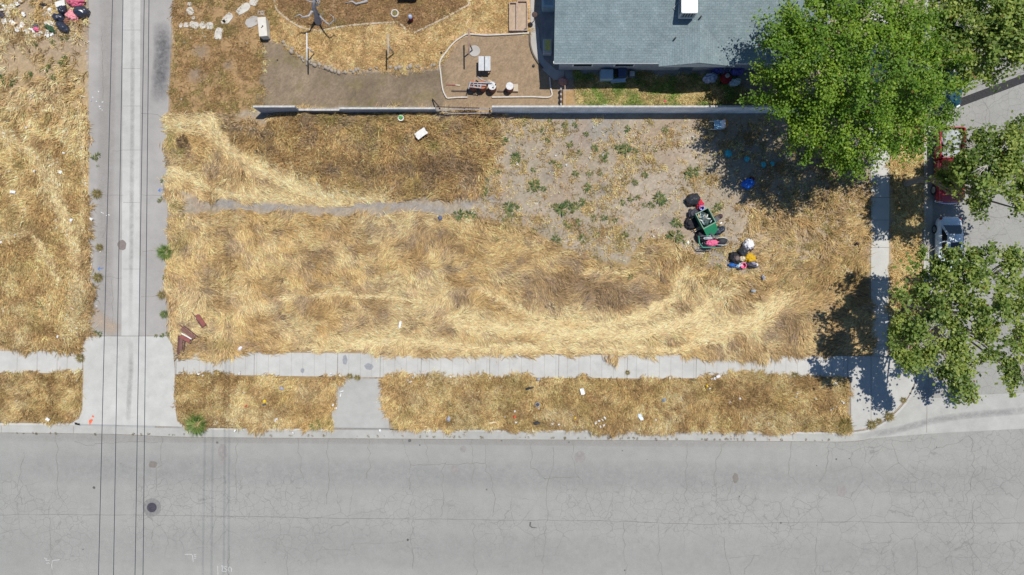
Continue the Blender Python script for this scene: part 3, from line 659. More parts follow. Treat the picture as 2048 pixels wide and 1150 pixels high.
# ------------------------------------------------------------------ trees
LEAF = attr_mat('leaf', .5, .42, .4); BARK = mat('bark', (.26, .22, .18), .95, .3, 5, bump=.4); TWIG = mat('bare_twig', (.5, .46, .42), .9, .15, 5)
def tree(label, base, lobes, seed, leaf, per, pal, trad, cl_r=.55, ncl=9.0, up=.5, spray=0.0, twigs=()):
    """lobes: (px, py, z, radius m): foliage masses, placed at height z"""
    g = np.random.default_rng(seed); rr = random.Random(seed)
    o = thing('tree', base, label, 'tree', 'street and garden trees')
    L = [(P(a, b, z), r) for a, b, z, r in lobes]
    cen = sum((c * (r * r) for c, r in L), Vector()) / sum(r * r for c, r in L)
    top = Vector((base.x * .8 + cen.x * .2, base.y * .8 + cen.y * .2, min(c.z for c, _ in L) * .42))
    tb = MB(); tb.tube([base - Vector((0, 0, .3)), base + Vector((0, 0, .4)), (base + top) / 2 + Vector((rr.gauss(0, .1), rr.gauss(0, .1), 0)), top], [trad * 1.35, trad * 1.05, trad * .95, trad * .85], 12)
    CC = []; CR = []; CD = []
    for c, r in L:
        mid = (top + c) / 2 + Vector((rr.gauss(0, .3), rr.gauss(0, .3), rr.uniform(-.3, .3)))
        tb.tube([top - Vector((0, 0, .15)), top * .55 + mid * .45, mid, c], [trad * .5, trad * .38, trad * .28, trad * .12], 7)
        n = max(6, int(ncl * r * r))
        d = g.normal(size=(n, 3)); d /= np.linalg.norm(d, axis=1)[:, None]; d[:, 2] = np.where(d[:, 2] < -.3, -d[:, 2] * .6, d[:, 2])
        rad = r * (.35 + .7 * g.random(n) ** .55) * (1 + .6 * (g.random(n) - .5)); pos = np.array(c) + d * rad[:, None] * np.array([1, 1, .72])
        CC.append(pos); CD.append(d); CR.append(np.full(n, 1.0))
        for k in range(min(5, n)):
            q = Vector(pos[k]); tb.tube([c + (mid - c) * .3, (c + q) / 2 + Vector((0, 0, -.1)), q], [trad * .13, trad * .08, .012], 5)
    tb.build('trunk', BARK, o)
    CC = np.concatenate(CC); CD = np.concatenate(CD); m = len(CC)
    idx = np.repeat(np.arange(m), per); n = len(idx)
    size_c = (0.6 + .8 * g.random(m))
    # clusters: elongated sprays pointing outwards
    jit = g.normal(size=(n, 3)) * cl_r * .5 * size_c[idx][:, None]
    ax = CD.copy(); ax[:, 2] = ax[:, 2] * .5 + .1; ax /= np.linalg.norm(ax, axis=1)[:, None]
    along = (g.random(n) * 2 - .8) * spray * size_c[idx]
    pos = CC[idx] + jit * np.array([1, 1, .55]) + ax[idx] * along[:, None]
    # leaf frames
    nrm = g.normal(size=(n, 3)) * .7 + np.array([.18, .18, up + .3]) + CD[idx] * .25; nrm /= np.linalg.norm(nrm, axis=1)[:, None]
    t = np.cross(nrm, g.normal(size=(n, 3))); t /= np.linalg.norm(t, axis=1)[:, None]; bt = np.cross(nrm, t)
    ln = leaf * (.65 + .7 * g.random(n)); wd = ln * .36
    V = np.empty((n, 4, 3)); V[:, 0] = pos - t * (ln * .5)[:, None]; V[:, 1] = pos + bt * wd[:, None] + nrm * (ln * .06)[:, None]; V[:, 2] = pos + t * (ln * .5)[:, None]; V[:, 3] = pos - bt * wd[:, None] + nrm * (ln * .06)[:, None]
    pal = np.array(pal); w = g.random(m)[idx] * .6 + g.random(n) * .4
    k = w * (len(pal) - 1); k0 = np.clip(k.astype(int), 0, len(pal) - 2); f = (k - k0)[:, None]
    c = pal[k0] * (1 - f) + pal[k0 + 1] * f; c *= (.8 + .4 * g.random(n))[:, None]
    rust = g.random(n) < .012; c[rust] = np.array([.22, .12, .03])
    off = np.array(base)
    np_mesh('crown', V.reshape(-1, 3) - off, np.arange(n * 4).reshape(n, 4), LEAF, np.repeat(c, 4, 0), 4, o)
    for (a, b, z, ang, ln_) in twigs:
        tw = MB()
        p = P(a, b, z)
        for k in range(9):
            aa = ang + rr.gauss(0, .5); d = Vector((math.cos(aa), math.sin(aa), rr.uniform(-.1, .25))); l2 = ln_ * rr.uniform(.5, 1)
            q = p + d * l2 * .5 + Vector((rr.gauss(0, .08), rr.gauss(0, .08), 0)); tw.tube([p, q, p + d * l2], [.022, .016, .007], 5)
            for s_ in (-1, 1):
                d2 = Vector((math.cos(aa + s_ * .7), math.sin(aa + s_ * .7), .1)); tw.tube([q, q + d2 * l2 * .35], [.012, .005], 4)
        tw.build('twig', TWIG, o)
    return o
PG = [(.05, .12, .010), (.125, .24, .018), (.215, .345, .028), (.33, .45, .05)]
PS = [(.08, .145, .03), (.18, .265, .05), (.305, .38, .08), (.46, .50, .13)]
big = [(1720, 150, 9.2, 2.5), (1640, 130, 8.6, 2.3), (1590, 100, 7.4, 1.8), (1560, 175, 6.6, 1.7), (1600, 215, 7.2, 1.9), (1580, 60, 6.6, 1.5), (1650, 50, 7.6, 1.9), (1720, 50, 8.2, 2.0), (1790, 60, 8.2, 2.0), (1800, 150, 8.8, 2.2), (1860, 120, 7.6, 1.9), (1875, 185, 6.6, 1.5), (1835, 235, 6.6, 1.5), (1780, 240, 7.6, 2.0), (1700, 240, 7.8, 2.1), (1640, 275, 6.6, 1.7), (1700, 305, 6.0, 1.3), (1770, 290, 6.0, 1.4), (1594, 255, 6.0, 1.2), (1550, 150, 5.8, .95), (1556, 196, 5.6, .85), (1640, 8, 6.6, 1.5), (1890, 60, 6.6, 1.5), (1690, 314, 5.4, .6), (1556, 90, 5.6, .7), (1830, 290, 5.2, .9)]
tree('largest dense green tree with a wide crown over the end of the white wall', P(1640, 222), big, 3, .165, 120, PG, .34, .46, 6.8, .9, .68)
t4 = [(1830, 625, 6.8, 1.75), (1845, 535, 6.4, 1.0), (1900, 522, 6.8, .8), (1945, 545, 7.4, 1.6), (2003, 540, 7.0, 1.1), (1990, 625, 7.6, 1.5), (1900, 580, 7.4, 1.3), (1850, 680, 6.4, 1.3), (1925, 725, 6.6, 1.2), (1928, 776, 6.4, .9), (2035, 690, 7.0, 1.1), (2030, 745, 6.2, .9), (1975, 668, 6.8, .9), (2055, 600, 7.0, 1.2), (1905, 690, 6.8, .9), (2025, 512, 6.6, .5), (1800, 665, 5.8, .8), (1815, 702, 7.4, 1.0), (1850, 712, 7.0, .8), (1905, 752, 6.5, .8), (2060, 770, 6.0, .8), (1905, 640, 6.6, .9), (1948, 622, 7.2, .9), (2000, 715, 6.4, .7)]
tree('leafy sycamore on the corner verge south of the white car', P(1812, 618), t4, 8, .225, 74, PS, .24, .46, 9.6, .5, .3, [(1853, 668, 7.5, 1.6, 1.3), (1838, 690, 7.0, .3, 1.0), (2040, 730, 7.2, -.6, 1.4), (1855, 505, 6.0, 2.0, .9)])
t3 = [(1960, 292, 7.4, 1.2), (2015, 295, 7.4, 1.3), (1938, 338, 7.0, 1.0), (1985, 350, 7.6, 1.5), (1905, 352, 6.2, .7), (1888, 362, 5.4, .6), (1945, 385, 6.6, .9), (2040, 395, 6.8, .9), (2050, 330, 7.2, 1.3), (1932, 290, 6.6, .85), (1928, 322, 6.8, .75), (1955, 412, 5.8, .45), (2035, 260, 6.8, .8), (2088, 318, 7.2, 1.3), (2095, 385, 7.0, 1.4), (2085, 432, 6.6, .9), (2060, 375, 7.0, 1.0)]
tree('leafy sycamore reaching over the red pickup truck', P(1812, 367), t3, 21, .225, 74, PS, .24, .46, 9.6, .5, .3, [(1975, 330, 8.0, -2.2, 1.2), (1950, 300, 7.6, 2.4, .9)])
t2 = [(1960, 35, 7.4, 2.0), (2010, 65, 7.6, 1.8), (1950, 110, 6.8, 1.4), (2045, 25, 7.6, 1.7), (2000, 110, 6.6, 1.1), (1905, 50, 7.0, 1.5), (2040, 110, 6.8, 1.0), (1920, -30, 7.0, 1.6), (2010, -40, 7.4, 1.8), (1985, 145, 6.0, .6), (1912, 102, 7.0, 1.2), (1935, 148, 6.4, .8), (1890, 20, 6.8, 1.2)]
tree('yellow green sycamore in the far corner beside the cross street', P(1812, 130), t2, 33, .225, 66, [tuple(c * 1.06 for c in q) for q in PS], .24, .5, 12.0, .5, .2, [(1910, 50, 8.0, .2, 1.6)])
# limb stump leaning into view beside the red pickup: the sycamore's own lower trunk

# ------------------------------------------------------------------ vehicles
GLASS = mat('car_glass', (.012, .016, .022), .06, spec=.8); TYRE = mat('tyre', (.025, .025, .026), .85, .2, 6); RIM = mat('rim', (.45, .45, .46), .35, metal=.8)
LAMPW = mat('lamp_clear', (.7, .72, .75), .15); LAMPR = mat('lamp_red', (.28, .015, .015), .25)
def ringz(hw, z0, z1, y, n=20, e=.42):
    out = []
    for k in range(n):
        a = 2 * PI * k / n; c, s_ = math.cos(a), math.sin(a)
        out.append((hw * math.copysign(abs(c) ** e, c), y, (z0 + z1) / 2 + (z1 - z0) / 2 * math.copysign(abs(s_) ** e, s_)))
    return out
def loft(mb, st, T, e=.42, n=20):
    rings = [ringz(hw, z0, z1, y, n, e) for (y, hw, z0, z1) in st]
    vs = [T @ Vector(v) for r in rings for v in r]; fs = []
    for i in range(len(rings) - 1):
        for k in range(n): fs.append([i * n + k, (i + 1) * n + k, (i + 1) * n + (k + 1) % n, i * n + (k + 1) % n])
    fs.append(list(range(n))); fs.append([(len(rings) - 1) * n + k for k in range(n)][::-1]); mb.add(vs, fs, True)
def cabin(T, b, r, zb, zr, o, paint, names=('windshield', 'rear_window', 'side_window')):
    """b: base (hw, y front, y rear), r: roof (hw, y front, y rear); front = -y"""
    Bq = [(-b[0], b[1], zb), (b[0], b[1], zb), (b[0], b[2], zb), (-b[0], b[2], zb)]; Rq = [(-r[0], r[1], zr), (r[0], r[1], zr), (r[0], r[2], zr), (-r[0], r[2], zr)]
    bm = bmesh.new(); vs = [bm.verts.new(v) for v in Bq + Rq]
    for f in ([4, 5, 6, 7], [0, 1, 5, 4], [1, 2, 6, 5], [2, 3, 7, 6], [3, 0, 4, 7]): bm.faces.new([vs[i] for i in f])
    bmesh.ops.bevel(bm, geom=[e for e in bm.edges if e.verts[0].co.z > zb + .01 or e.verts[1].co.z > zb + .01], offset=.07, segments=3, affect='EDGES')
    bm.verts.ensure_lookup_table()
    MB().add([T @ v.co for v in bm.verts], [[v.index for v in f.verts] for f in bm.faces], True).build('cab', paint, o); bm.free()
    def pane(nm, q, u0, u1, v0, v1):
        q = [Vector(x) for x in q]; nn = (q[1] - q[0]).cross(q[3] - q[0]).normalized()
        def at(u, v): return (q[0] * (1 - u) + q[1] * u) * (1 - v) + (q[3] * (1 - u) + q[2] * u) * v
        pts = []; n = 5   # rounded upper corners
        for (u, v) in ((u0, v0), (u1, v0), (u1 - (u1 - u0) * .02, v1 - (v1 - v0) * .25), (u1 - (u1 - u0) * .1, v1), (u0 + (u1 - u0) * .1, v1), (u0 + (u1 - u0) * .02, v1 - (v1 - v0) * .25)): pts.append(at(u, v))
        vs = [T @ (p_ + nn * .012) for p_ in pts] + [T @ (p_ - nn * .012) for p_ in pts]; k = len(pts)
        MB().add(vs, [list(range(k)), [k + i for i in range(k)][::-1]] + [[i, i + k, (i + 1) % k + k, (i + 1) % k] for i in range(k)]).build(nm, GLASS, o)
    pane(names[0], [Bq[0], Bq[1], Rq[1], Rq[0]], .06, .94, .1, .93)
    if names[1]: pane(names[1], [Bq[2], Bq[3], Rq[3], Rq[2]], .06, .94, .1, .93)
    pane(names[2], [Bq[3], Bq[0], Rq[0], Rq[3]], .08, .47, .12, .88); pane(names[2], [Bq[3], Bq[0], Rq[0], Rq[3]], .52, .92, .12, .88)
    pane(names[2], [Bq[1], Bq[2], Rq[2], Rq[1]], .08, .47, .12, .88); pane(names[2], [Bq[1], Bq[2], Rq[2], Rq[1]], .52, .92, .12, .88)
def wheels(T, o, xs, ys, r=.32, w=.2):
    for y in ys:
        for sx in (-1, 1):
            c = T @ Vector((sx * xs, y, r)); M = T.to_3x3().to_4x4() @ Matrix.Rotation(R(90), 4, 'Y')
            wh = MB().lathe(c, [(r * .62, -w / 2), (r * .94, -w / 2), (r, -w / 2 + .03), (r, w / 2 - .03), (r * .94, w / 2), (r * .62, w / 2)], 24, M).build('wheel', TYRE, o)
            rb = MB().lathe(c, [(r * .6, -w / 2 - .006), (r * .6, w / 2 + .006), (r * .5, w / 2 + .004), (r * .2, w / 2 + .012)], 16, M)
            rb.build('rim', RIM, wh)
ZV = Z_ROAD
# white compact car, nose south
PW = mat('paint_white_blue_shade', (.66, .73, .79), .3, coat=.6); PRED = mat('paint_red', (.34, .022, .035), .3, .12, 2, coat=.5); PTEAL = mat('paint_teal', (.008, .055, .075), .3, coat=.5); TRIM = mat('black_trim', (.03, .03, .032), .6)  # white paint blued: the blue shade on the car is put into its colour
def sedan(name, loc, paint, label, sunroof=True):
    o = thing(name, loc, label, 'car'); T = Matrix.Translation(loc)
    bd = MB(); loft(bd, [(-2.2, .5, .32, .60), (-2.14, .70, .25, .70), (-1.9, .82, .2, .80), (-1.3, .86, .2, .90), (-.6, .87, .2, .95), (.6, .87, .2, .97), (1.4, .86, .2, .97), (1.85, .82, .22, .95), (2.08, .74, .28, .90), (2.17, .55, .34, .80)], T)
    bd.build('body', paint, o)
    cabin(T, (.74, -.95, 1.62), (.58, -.25, .82), .93, 1.44, o, paint)
    if sunroof: MB().box(loc + Vector((0, .08, 1.447)), (.74, .36, .02), bev=.008).build('sunroof', GLASS, o)
    wheels(T, o, .78, (-1.35, 1.3))
    for sx in (-1, 1):
        MB().box(loc + Vector((sx * .60, -2.08, .66)), (.32, .16, .13), rz=sx * .5, bev=.03).build('headlight', LAMPW, o)
        MB().box(loc + Vector((sx * .66, 2.02, .80)), (.22, .2, .16), rz=-sx * .6, bev=.03).build('tail_light', LAMPR, o)
        MB().box(loc + Vector((sx * .93, -.72, .98)), (.2, .11, .13), bev=.03).build('mirror', paint, o)
    MB().box(loc + Vector((0, 2.17, .5)), (.5, .03, .12)).build('number_plate', mat('plate', (.6, .6, .58), .5), o)
    MB().box(loc + Vector((0, -2.2, .44)), (.9, .03, .12)).build('grille', TRIM, o)
    return o
sedan('parked_car', P(1889, 494) + Vector((0, 0, ZV)), PW, 'white compact car with a sunroof parked at the side street kerb')
sedan('parked_car', P(1890, 160) + Vector((0, 0, ZV)), PTEAL, 'dark teal car parked under the trees north of the red pickup', False)
# red pickup, nose south
loc = P(1889, 334) + Vector((0, 0, ZV)); T = Matrix.Translation(loc)
o = thing('pickup_truck', loc, 'red pickup truck with pale sheeting piled in its open bed', 'truck')
bd = MB(); loft(bd, [(-2.72, .72, .42, .78), (-2.62, .88, .35, .98), (-2.0, .95, .32, 1.08), (-1.2, .97, .32, 1.12), (.35, .97, .32, 1.12)], T, .3); bd.build('body', PRED, o)
cabin(T, (.84, -1.15, .42), (.68, -.55, .30), 1.08, 1.78, o, PRED)
bx = MB()
bx.box(loc + Vector((0, 1.55, .60)), (1.86, 2.3, .3)); 
bx.build('bed_floor', mat('bed_dark', (.05, .045, .045), .8, .2, 4), o)
for sx in (-1, 1):
    q = MB(); loft(q, [(.44, .07, .36, 1.14), (2.68, .07, .4, 1.14)], T @ Matrix.Translation((sx * .90, 0, 0)), .5); q.build('bed_side', PRED, o)
MB().box(loc + Vector((0, 2.72, .80)), (1.68, .07, .66), bev=.02).build('tailgate', PRED, o)
MB().box(loc + Vector((0, .50, .88)), (1.66, .06, .52)).build('bed_front', PRED, o)
cb = MB(); cb.tube([loc + Vector((x, -2.74 + .16 * (abs(x) / .95) ** 2.2, .52)) for x in np.linspace(-.97, .97, 13)], .085, 8); cb.build('bumper', mat('chrome', (.6, .62, .66), .18, metal=.9), o)
wheels(T, o, .86, (-1.75, 1.65), .38, .24)
for sx in (-1, 1):
    MB().box(loc + Vector((sx * .72, -2.66, .80)), (.3, .1, .18), bev=.02).build('headlight', LAMPW, o)
    MB().box(loc + Vector((sx * .86, 2.74, .85)), (.12, .08, .34), bev=.02).build('tail_light', LAMPR, o)
    MB().box(loc + Vector((sx * 1.10, -.72, 1.20)), (.24, .12, .2), bev=.03).build('mirror', LAMPW if sx < 0 else PRED, o)
SHEET = mat('pale_sheet', (.36, .385, .40), .7, .12, 3)
tag(MB().blob(loc + Vector((.05, 1.95, .76)), (.72, .62, .3), .1, 5, .25, 4).build('sheeting', SHEET, None, loc + Vector((0, 1.95, .7))), 'pale grey plastic sheeting bundled toward the tail of the red pickup bed', 'sheeting')
tag(MB().blob(loc + Vector((-.05, 1.02, .76)), (.68, .42, .26), .3, 9, .3, 4).build('sheeting', SHEET, None, loc + Vector((0, 1.0, .7))), 'pale grey sheeting pushed up behind the cab in the red pickup bed', 'sheeting')

# ------------------------------------------------------------------ wheeled carts and bags on the bare dirt
BAG = mat('black_bag', (.03, .032, .036), .42, spec=.6); GRN = mat('green_plastic', (.022, .145, .075), .45, .1, 4); DGRN = mat('dark_green_plastic', (.012, .09, .055), .5, .1, 4)
def bag(a, b, rx, ry, rz_, rot, m, label, cat='bag', name='bag', seed=1, amp=.2, z=0.0, group=None, tie=False):
    p = P(a, b, z + rz_ * .5); p.z = z - .02
    return tag(MB().blob(p, (rx * .88, ry * .88, rz_), rot, seed, amp * 1.3, 4, .4, 2.8, tie=tie).build(name, m, None, p), label, cat, group)
bag(1386, 399, .56, .47, .55, .3, BAG, 'big black rubbish bag beside the red cloth, north of the green bin', seed=3, amp=.22, tie=True)
bag(1399, 407, .30, .36, .22, .5, mat('red_cloth', (.50, .02, .05), .8, .15, 5), 'bright red cloth against the black bag above the blue bucket', 'cloth', 'cloth', 5, .35)
bag(1397, 416, .2, .16, .18, .2, mat('dark_red_cloth', (.16, .01, .02), .9, .15, 5), 'dark red cloth tucked under the blue bucket', 'cloth', 'cloth', 6, .3)
p = P(1403, 416, .25); p.z = 0
bk = thing('bucket', p, 'round blue bucket at the north corner of the green bin', 'bucket')
BLU = mat('blue_plastic', (.05, .10, .62), .4, .1, 4)
MB().lathe(p, [(.14, .01), (.17, .36), (.185, .36), (.185, .39), (.155, .39), (.13, .08)], 20).build('pail', BLU, bk)
MB().tube([p + Vector((.19 * math.cos(a), .19 * math.sin(a) * .4, .36 + .02 * math.sin(a))) for a in np.linspace(0, PI, 9)], .008, 5).build('handle', RIM, bk)
bag(1386, 428, .42, .36, .38, .5, mat('dark_grey_cloth', (.05, .05, .065), .85, .4, 6), 'dark grey bundle just west of the open green bin', 'bundle', 'bundle', 8, .35)
bag(1383, 446, .5, .5, .30, .5, mat('black_cloth_and_shade', (.018, .016, .02), .85, .3, 6), 'flat black lump added as the shadow of the green bin between two planks', 'bundle', 'bundle', 10, .25)  # black lump added where the bin's shadow falls
PLK = mat('plank_yellow', (.55, .38, .17), .8, .2, 6)
def plank(a, b, ln, ang, label, m=PLK, z=.35, w=.07, t=.04, tilt=.0, group=None, cat='plank'):
    p = P(a, b, z)
    return tag(MB().box(p, (ln, w, t), M=Matrix.Rotation(ang, 4, 'Z') @ Matrix.Rotation(tilt, 4, 'Y'), bev=.004).build('plank', m, None, p), label, cat, group)
plank(1387, 434, .75, R(38), 'yellow plank propped on the dark bundle west of the bin')
plank(1396, 456, .70, R(28), 'pale plank under the south corner of the green bin')
plank(1397, 459.5, .62, R(28), 'thin cream plank beside the pale one by the green cart', mat('plank_cream', (.62, .5, .36), .8, .2, 6), .3, .05)
# open wheeled bin with hanging lid
ang = R(118); p = P(1407, 438, 1.0); c0 = P(1407, 438, .55); c0.z = 0
o = thing('wheeled_bin', c0, 'open green wheeled bin full of bottles with its lid hanging back', 'bin')
def wbin(c, ang, w0, l0, w1, l1, h, m, o, t=.04):
    Rm = Matrix.Rotation(ang, 4, 'Z')
    def q(x, y, z): return c + (Rm @ Vector((x, y, z)))
    out0 = [(-l0, -w0), (l0, -w0), (l0, w0), (-l0, w0)]; out1 = [(-l1, -w1), (l1, -w1), (l1, w1), (-l1, w1)]
    k0 = (l0 - t) / l0; k1 = (l1 - t) / l1
    vs = [q(x, y, .12) for x, y in out0] + [q(x, y, h) for x, y in out1] + [q(x - math.copysign(t, x), y - math.copysign(t, y), h) for x, y in out1] + [q(x - math.copysign(t, x), y - math.copysign(t, y), .2) for x, y in out0]
    fs = [[3, 2, 1, 0], [12, 13, 14, 15]]
    for i in range(4):
        j = (i + 1) % 4; fs += [[i, j, 4 + j, 4 + i], [4 + i, 4 + j, 8 + j, 8 + i], [8 + i, 8 + j, 12 + j, 12 + i]]
    MB().add(vs, fs).build('tub', m, o)
    rim = MB()
    for (x, y, dx, dy) in ((0, w1, 2 * l1 + .09, .05), (0, -w1, 2 * l1 + .09, .05), (l1, 0, .05, 2 * w1 - .05), (-l1, 0, .05, 2 * w1 - .05)): rim.box(q(x, y, h + .01), (dx, dy, .06), rz=ang)
    rim.build('rim', m, o)
    for sx in (-1, 1):
        for sy in (-1, 1):
            MB().lathe(q(sx * l0 * .8, sy * w0 * .8, .1), [(.1, -.03), (.1, .03)], 14, Rm @ Matrix.Rotation(R(90), 4, 'X')).build('wheel', TYRE, o)
    return q
q = wbin(c0, ang, .43, .52, .50, .60, 1.12, GRN, o)
# lid: slopes down from the far rim
pl = [q(-.60, -.50, 1.16), q(-.60, .52, 1.16), q(-1.30, .40, .62), (q(-1.42, -.10, .5)), q(-1.18, -.50, .72)]
MB().add(pl + [v - Vector((0, 0, .05)) for v in pl], [[4, 3, 2, 1, 0], [5, 6, 7, 8, 9]] + [[i, (i + 1) % 5, (i + 1) % 5 + 5, i + 5] for i in range(5)]).build('lid', mat('lid_green', (.02, .21, .095), .45, .08, 4), o)
bt = random.Random(2)
BM_ = [mat('bottle_clear', (.30, .38, .40), .2), mat('bottle_dark', (.05, .08, .09), .25), mat('bottle_pale', (.55, .58, .56), .3), mat('carton_tan', (.42, .33, .2), .8)]
MB().blob(q(0, 0, .45), (.5, .42, .3), ang, 4, .2, 3).build('rubbish_fill', mat('fill_dark', (.06, .09, .09), .6, .5, 9), o)
for k in range(16):
    u, v = bt.uniform(-.42, .42), bt.uniform(-.34, .34); b0 = q(u, v, bt.uniform(.78, .94)); an = bt.uniform(0, PI); d = Vector((math.cos(an), math.sin(an), bt.uniform(-.2, .2))) * .14
    tag(MB().tube([b0 - d, b0 + d * .4, b0 + d * .8, b0 + d * 1.2], [.05, .055, .03, .022], 8).build('bottle', BM_[k % 4] if k % 7 else BM_[0], None, b0), 'empty bottle or carton lying among the others in the open green bin', 'bottle', 'bottles in the green bin')
bag(1438, 461, .52, .30, .34, R(28), mat('navy_bag', (.02, .03, .05), .5, .35, 9), 'dark navy bag lying below the hanging green lid', seed=12, amp=.25)
# dark suitcase / drum on the right
p = P(1432, 438, .3); p.z = 0
o = thing('suitcase', p, 'dark suitcase standing east of the open green bin', 'suitcase')
MB().box(p + Vector((0, 0, .30)), (.52, .36, .56), rz=R(40), bev=.06).build('shell', mat('suitcase_dark', (.045, .035, .045), .6, .3, 5), o)
MB().box(p + Vector((-.12, -.1, .30)), (.1, .39, .60), rz=R(40)).build('strap', mat('teal_strap', (.03, .10, .10), .7), o)
MB().tube([p + Vector((.05, .12, .58)), p + Vector((.1, .16, .68)), p + Vector((.2, .08, .68)), p + Vector((.16, .03, .58))], .015, 6).build('handle', TRIM, o)
bag(1440, 433, .2, .2, .34, .3, mat('brown_dark', (.08, .045, .05), .7, .3, 6), 'small brown bag behind the dark suitcase', seed=14, z=.1)
bag(1441, 446, .14, .08, .06, .4, mat('white_cloth', (.78, .78, .76), .9, .06, 6), 'scrap of white cloth at the foot of the suitcase', 'cloth', 'cloth', 15, .3)
# shopping cart frame with pink cloth
c0 = P(1420, 484, .5); c0.z = 0
o = thing('shopping_cart', c0, 'green framed cart with bare bars and a pink cloth thrown over it', 'cart')
GR_ = mat('frame_green', (.06, .26, .18), .5, .1, 5); STL = mat('steel', (.55, .57, .6), .35, metal=.7); 
w_, d_ = .95, .42
fr = MB(); pts = [Vector((-w_, d_, .95)), Vector((-w_ + .05, -d_ * .3, .95)), Vector((-w_ + .3, -d_, .95)), Vector((.3, -d_, .9))]
fr.tube([c0 + v for v in pts], .045, 8); fr.build('handle_frame', GR_, o)
bs = MB()
for k in range(8): bs.tube([c0 + Vector((-.72 + k * .2, -d_, .86)), c0 + Vector((-.70 + k * .19, -d_ + .05, .35)), c0 + Vector((-.70 + k * .19, d_ - .05, .35)), c0 + Vector((-.72 + k * .2, d_, .86))], .012, 5)
for y in (-d_, d_): bs.tube([c0 + Vector((-.8, y, .88)), c0 + Vector((.75, y, .84))], .018, 6)
for z in (.35, .5, .65): bs.tube([c0 + Vector((-.75, -d_ + .03, z)), c0 + Vector((.7, -d_ + .03, z))], .01, 5); bs.tube([c0 + Vector((-.75, d_ - .03, z)), c0 + Vector((.7, d_ - .03, z))], .01, 5)
bs.build('basket', STL, o)
sb = MB()
for y in (.28, .18): sb.tube([c0 + Vector((-.55, y, 1.0)), c0 + Vector((.02, y + .03, 1.0))], .032, 6)
sb.tube([c0 + Vector((-.55, .28, 1.0)), c0 + Vector((-.6, .23, 1.0)), c0 + Vector((-.55, .18, 1.0))], .03, 6); sb.build('push_bars', mat('bar_pale', (.62, .65, .66), .4), o)
for sx in (-.6, .55):
    for sy in (-.3, .3): MB().lathe(c0 + Vector((sx, sy, .07)), [(.07, -.02), (.07, .02)], 12, Matrix.Rotation(R(90), 4, 'X')).build('wheel', TYRE, o)
bag(1424, 486, .42, .24, .16, .15, mat('pink_cloth', (.66, .13, .24), .85, .2, 7), 'crumpled pink cloth draped over the green cart', 'cloth', 'cloth', 17, .4, .82)
bag(1402, 474, .42, .5, .4, .3, mat('black_cloth_and_shade', (.018, .016, .02), .85), 'black bundle in shade on the west side of the green cart', 'bundle', 'bundle', 18, .3)
bag(1422, 473, .16, .3, .3, .2, mat('slate_cloth', (.08, .10, .12), .8, .3, 6), 'slate grey cloth hanging between the cart and the green bin', 'cloth', 'cloth', 19, .3, .5)
# stroller
c0 = P(1443, 483, .4); c0.z = 0
o = thing('stroller', c0, 'folded black stroller with a pale frame beside the pink cloth', 'stroller')
s_ = MB(); s_.blob(c0 + Vector((0, 0, .3)), (.38, .27, .36), .15, 21, .18, 3); s_.build('canopy', mat('stroller_black', (.03, .032, .038), .75, .3, 6), o)
for sy in (-1, 1): MB().tube([c0 + Vector((-.5, sy * .24, .5)), c0 + Vector((.1, sy * .28, .62)), c0 + Vector((.40, sy * .22, .4)), c0 + Vector((.44, sy * .12, .15))], .025, 6).build('frame', mat('bar_pale', (.6, .6, .6)), o)
for sx, sy in ((-.4, -.25), (-.4, .25), (.42, -.2), (.42, .2)): MB().lathe(c0 + Vector((sx, sy, .1)), [(.1, -.02), (.1, .02)], 14, Matrix.Rotation(R(90), 4, 'X')).build('wheel', TYRE, o)
tag(MB().tube([P(1453, 484.5, .04), P(1462, 484, .04), P(1470, 483.5, .05)], [.015, .012, .01], 6).build('stick', mat('dead_wood', (.3, .22, .17)), None, P(1453, 484)), 'thin dark stick on the ground in front of the stroller', 'stick')
bag(1376, 485, .1, .12, .08, 0, mat('white_cloth', (.78, .78, .76)), 'small white rag on the dirt just west of the green cart', 'rag', 'rag', 22, .3)
# southern heap
bag(1497, 489, .40, .42, .42, -.2, mat('white_bag', (.74, .72, .72), .55, .05, 5), 'round white-topped bag at the north end of the smaller heap', seed=23, amp=.30, z=.18)
bag(1497, 493, .48, .42, .3, -.2, mat('maroon_bag', (.06, .03, .045), .7, .3, 6), 'dark maroon sack under the white-topped bag', 'sack', 'sack', 24, .2)
bag(1485, 504, .40, .40, .5, .2, BAG, 'shiny black bag in the middle of the smaller heap', seed=25, amp=.14)
bag(1500, 516, .44, .36, .28, -.4, mat('mustard_cloth', (.55, .33, .008), .8, .14, 6), 'mustard yellow blanket on the smaller heap', 'blanket', 'blanket', 26, .28)
bag(1470, 517, .42, .55, .34, .5, mat('black_cloth_and_shade', (.018, .016, .02)), 'black bundle along the west edge of the smaller heap', 'bundle', 'bundle', 27, .3)
bag(1473, 517, .26, .22, .3, .3, mat('taupe_cloth', (.16, .12, .11), .85, .45, 9), 'patterned taupe bag on the black bundle', seed=28, amp=.25, z=.26)
bag(1484, 517, .26, .22, .3, .3, mat('cream_cloth', (.60, .50, .34), .85, .14, 6), 'cream bag beside the mustard blanket', seed=29, amp=.22, z=.15)
bag(1467, 529.5, .38, .18, .2, .1, mat('royal_blue', (.015, .12, .42), .6, .2, 6), 'blue cloth bag at the southwest corner of the smaller heap', seed=30, amp=.25, z=.06)
bag(1477, 531, .28, .16, .26, .4, mat('silver_blue', (.42, .56, .62), .35, .3, 9), 'silvery blue crumpled sack next to the pink tub', 'sack', 'sack', 31, .35)
p = P(1486, 531, .2); p.z = 0
o = thing('tub', p, 'pink plastic tub at the front of the smaller heap', 'tub'); PK = mat('pink_plastic', (.72, .03, .20), .45, .1, 5)
